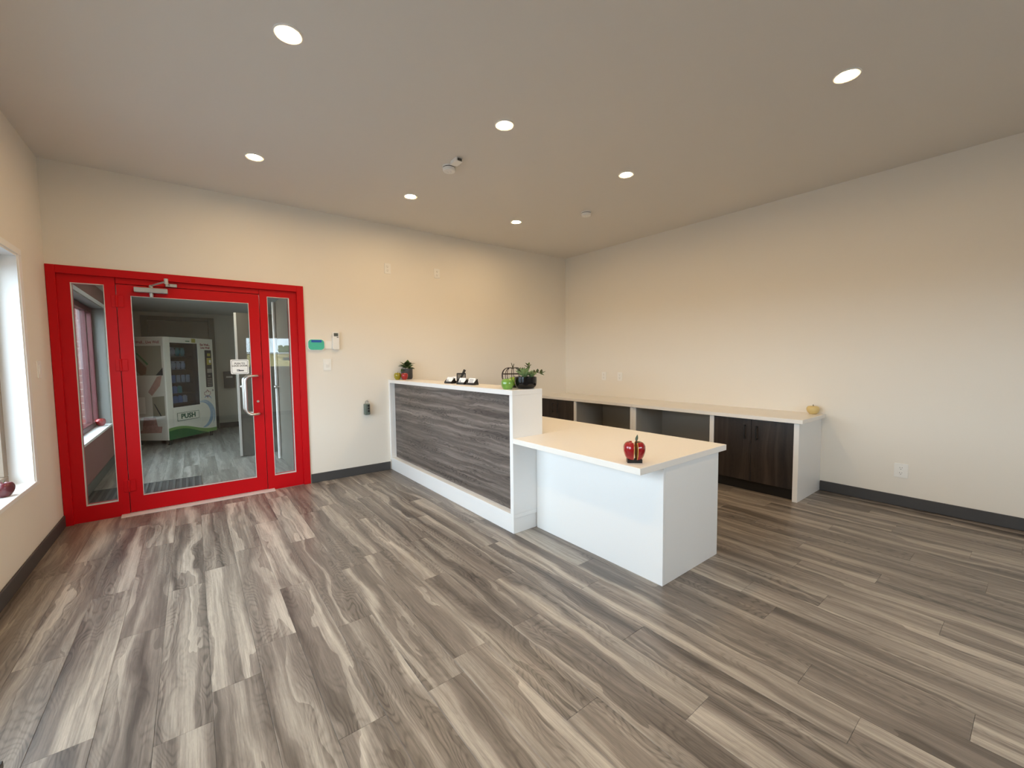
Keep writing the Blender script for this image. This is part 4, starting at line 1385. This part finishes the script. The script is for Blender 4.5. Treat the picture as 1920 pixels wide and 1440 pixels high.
def side(poly, mat, name='side_print', off=0.0):
    part(name, MB().prism([(-a, c) for a, c in poly], 0.0006, at(-off, 0, 0) @ SIDE), mat, vm, **L_)


side([(0.02, Z0), (0.58, Z0), (0.58, 1.69), (0.02, 1.69)], M['vmside'])
side([(0.05, 1.10), (0.58, 1.10), (0.58, 1.56), (0.05, 1.56)], M['vmolive'], off=0.0008)
side([(0.58, 1.46), (0.50, 1.42), (0.30, 1.22), (0.32, 1.12), (0.40, 1.10), (0.58, 1.28)], M['vmbrown'], off=0.0016)
side([(0.46, 1.44), (0.44, 1.45), (0.27, 1.28), (0.29, 1.26)], M['vmgreen'], off=0.0016)
side([(0.04, 1.22), (0.04, 1.10), (0.16, 1.10)], M['vmin'], off=0.0016)
side([(0.06, 1.10), (0.14, 1.08), (0.30, 0.84), (0.24, 0.78), (0.10, 0.94)], M['vmpink'], off=0.0016)
side([(0.36, 0.76), (0.58, 0.76), (0.58, 0.50), (0.36, 0.50)], M['vm'], off=0.0008)
side([(0.04, 0.78), (0.24, 0.76), (0.24, 0.44), (0.04, 0.47)], M['vmolive'], off=0.0008)
side([(0.20, 0.65), (0.22, 0.66), (0.12, 0.46), (0.10, 0.47)], M['vmin'], off=0.0016)
side([(0.20, 0.44), (0.40, 0.44), (0.44, 0.20), (0.16, 0.22)], M['vmpink'], off=0.0008)
side([(0.10, 0.30), (0.22, 0.30), (0.50, 0.22), (0.50, 0.19), (0.12, 0.20)], M['vmpink'], off=0.0016)
text('slogan', 'Eat Well... Live Well', 0.062, M['vmred'], vm, MWL @ at(-0.0012, 0.31, 1.615) @ Matrix.Rotation(-PI / 2, 4, 'Z') @ FACE_S, bold=0.001, sx=0.92)


# goods behind the glass
def goods(name, mb, mat, label, cat, group, x, z):
    p = MWL @ Vector((x, 0.10, z))
    t_ = thing(name, label, cat, p, VA, group=group)
    part('wrapper', mb, mat, t_, local=True, smooth=True)
    return t_


rr = random.Random(3)
slots = [cx0 + 0.055 + 0.092 * k for k in range(5)]
ORD = ('leftmost', 'second from left', 'third from left', 'fourth from left', 'rightmost')


def bag_mb(w, h):
    return MB().blob((0, 0, h * 0.5), 1.0, 2, 0.10, rr.randint(0, 99), (w / 2, 0.03, h * 0.5)).box(-w / 2, -0.002, h * 0.93, w / 2, 0.002, h * 1.02).box(-w / 2, -0.002, 0.0, w / 2, 0.002, h * 0.08)


for s_, z in zip(('top', 'second'), (shelf_z[4], shelf_z[3])):
    for k in range(4):
        teal = s_ == 'top' and k in (2, 3)
        goods('snack_bag', bag_mb(0.085, 0.135), M['bagteal'] if teal else M['bag'],
              ('%s snack bag on the %s vending shelf, %s' % ('teal' if teal else 'silver', s_, ORD[k])), 'snack',
              '%s snack bags on the %s vending shelf' % ('teal' if teal else 'silver', s_), slots[k], z + 0.001)
for k in range(5):
    goods('snack_bar', MB().box(-0.034, -0.008, 0, 0.034, 0.008, 0.115, 0.005, 2).box(-0.030, -0.002, 0.11, 0.030, 0.002, 0.122), M['bagblue'] if k == 1 else M['bag'],
          '%s snack bar on the middle vending shelf, %s' % ('blue' if k == 1 else 'silver', ORD[k]), 'snack', ('blue snack bar' if k == 1 else 'silver snack bars') + ' on the middle vending shelf', slots[k] - 0.008, shelf_z[2] + 0.001)
for row, mats, word in ((1, ('bagblue', 'bagblue', 'bagteal'), 'fourth'), (0, ('bagblue', 'bagblue', 'bagblue', 'bag'), 'lowest')):
    for k, mm in enumerate(mats):
        cn = {'bagblue': 'blue', 'bagteal': 'teal', 'bag': 'silver'}[mm]
        goods('snack_carton', MB().box(-0.036, -0.018, 0, 0.036, 0.018, 0.105, 0.004).box(-0.020, -0.010, 0.104, 0.020, 0.010, 0.118, 0.003), M[mm],
              '%s snack carton on the %s vending shelf, %s' % (cn, word, ORD[k]), 'snack', '%s cartons on the %s vending shelf' % (cn, word), slots[k], shelf_z[row] + 0.001)

# ------------------------------------------------------------------ outside
struct('ground', MB().box(-140, -160, -0.45, 120, 60, -0.25), M['asphalt'], 'grey paved yard outside the windows', 'ground', (0, 0, -0.25))
bwall = thing('brick_wing', 'red brick wall of the building wing outside the burgundy window', 'building', (-6.9, 2.95, -0.25))
part('core', MB().box(-8.0, 2.79, -0.25, XL - 0.21, 3.10, 2.35), M['mortar'], bwall)
part('coping', MB().box(-8.05, 2.75, 2.351, XL - 0.21, 3.14, 2.42, 0.004), M['asphalt'], bwall)
b = MB()
ch, bl = 0.087, 0.25
row = 0
z = -0.25
while z < 2.34:
    x = XL - 0.215
    first = True
    while x > -7.0:
        l = (bl * 0.5 if (row % 2 and first) else bl) - 0.012
        b.box(x - l, 2.775, z + 0.006, x, 2.80, z + ch - 0.006)
        x -= l + 0.012
        first = False
    z += ch
    row += 1
o = part('brick_courses', b, M['brick'], bwall)
o['kind'] = 'stuff'

yb = thing('yellow_building', 'low yellow building across the street, mirrored in the door glass', 'building', (14, -86, -0.25))
part('wall', MB().box(2.5, -90, -0.25, 30, -84, 2.75), M['yellow'], yb)
part('roof', MB().box(2.2, -90.3, 2.751, 30.3, -83.7, 3.0), M['whitetrim'], yb)
for k in range(4):
    part('window', MB().box(9 + k * 2.0, -84.0, 1.5, 10.4 + k * 2.0, -83.95, 2.1), M['lcd'], yb)
part('door', MB().box(4.0, -84.0, -0.25, 5.2, -83.94, 2.0), M['treeleaf'], yb)


def tree(x, y, h, r, label, seed):
    t_ = thing('tree', label, 'tree', (x, y, -0.25), group='trees behind the yellow building')
    part('trunk', MB().tube([(x, y, -0.25), (x + 0.1, y, h * 0.35), (x, y + 0.1, h * 0.7)], 0.25, 8, taper=0.5), M['bark'], t_)
    b_ = MB()
    q = random.Random(seed)
    for i in range(34):
        a, e_ = q.uniform(0, 2 * PI), q.uniform(-0.5, 1.0)
        d_ = q.uniform(0.3, 1.0) * r
        b_.blob((x + d_ * math.cos(a), y + d_ * math.sin(a) * 0.8, h * 0.62 + e_ * r * 0.8), q.uniform(0.22, 0.4) * r, 2, 0.5, i + seed)
    part('crown', b_, M['treeleaf'], t_)


tree(11.6, -97, 5.6, 1.35, 'broad tree standing behind the yellow building', 1)
tree(4.6, -104, 3.9, 1.1, 'smaller tree far behind the yellow building', 2)
tree(20.0, -100, 5.0, 1.5, 'tree at the far end behind the yellow building', 3)
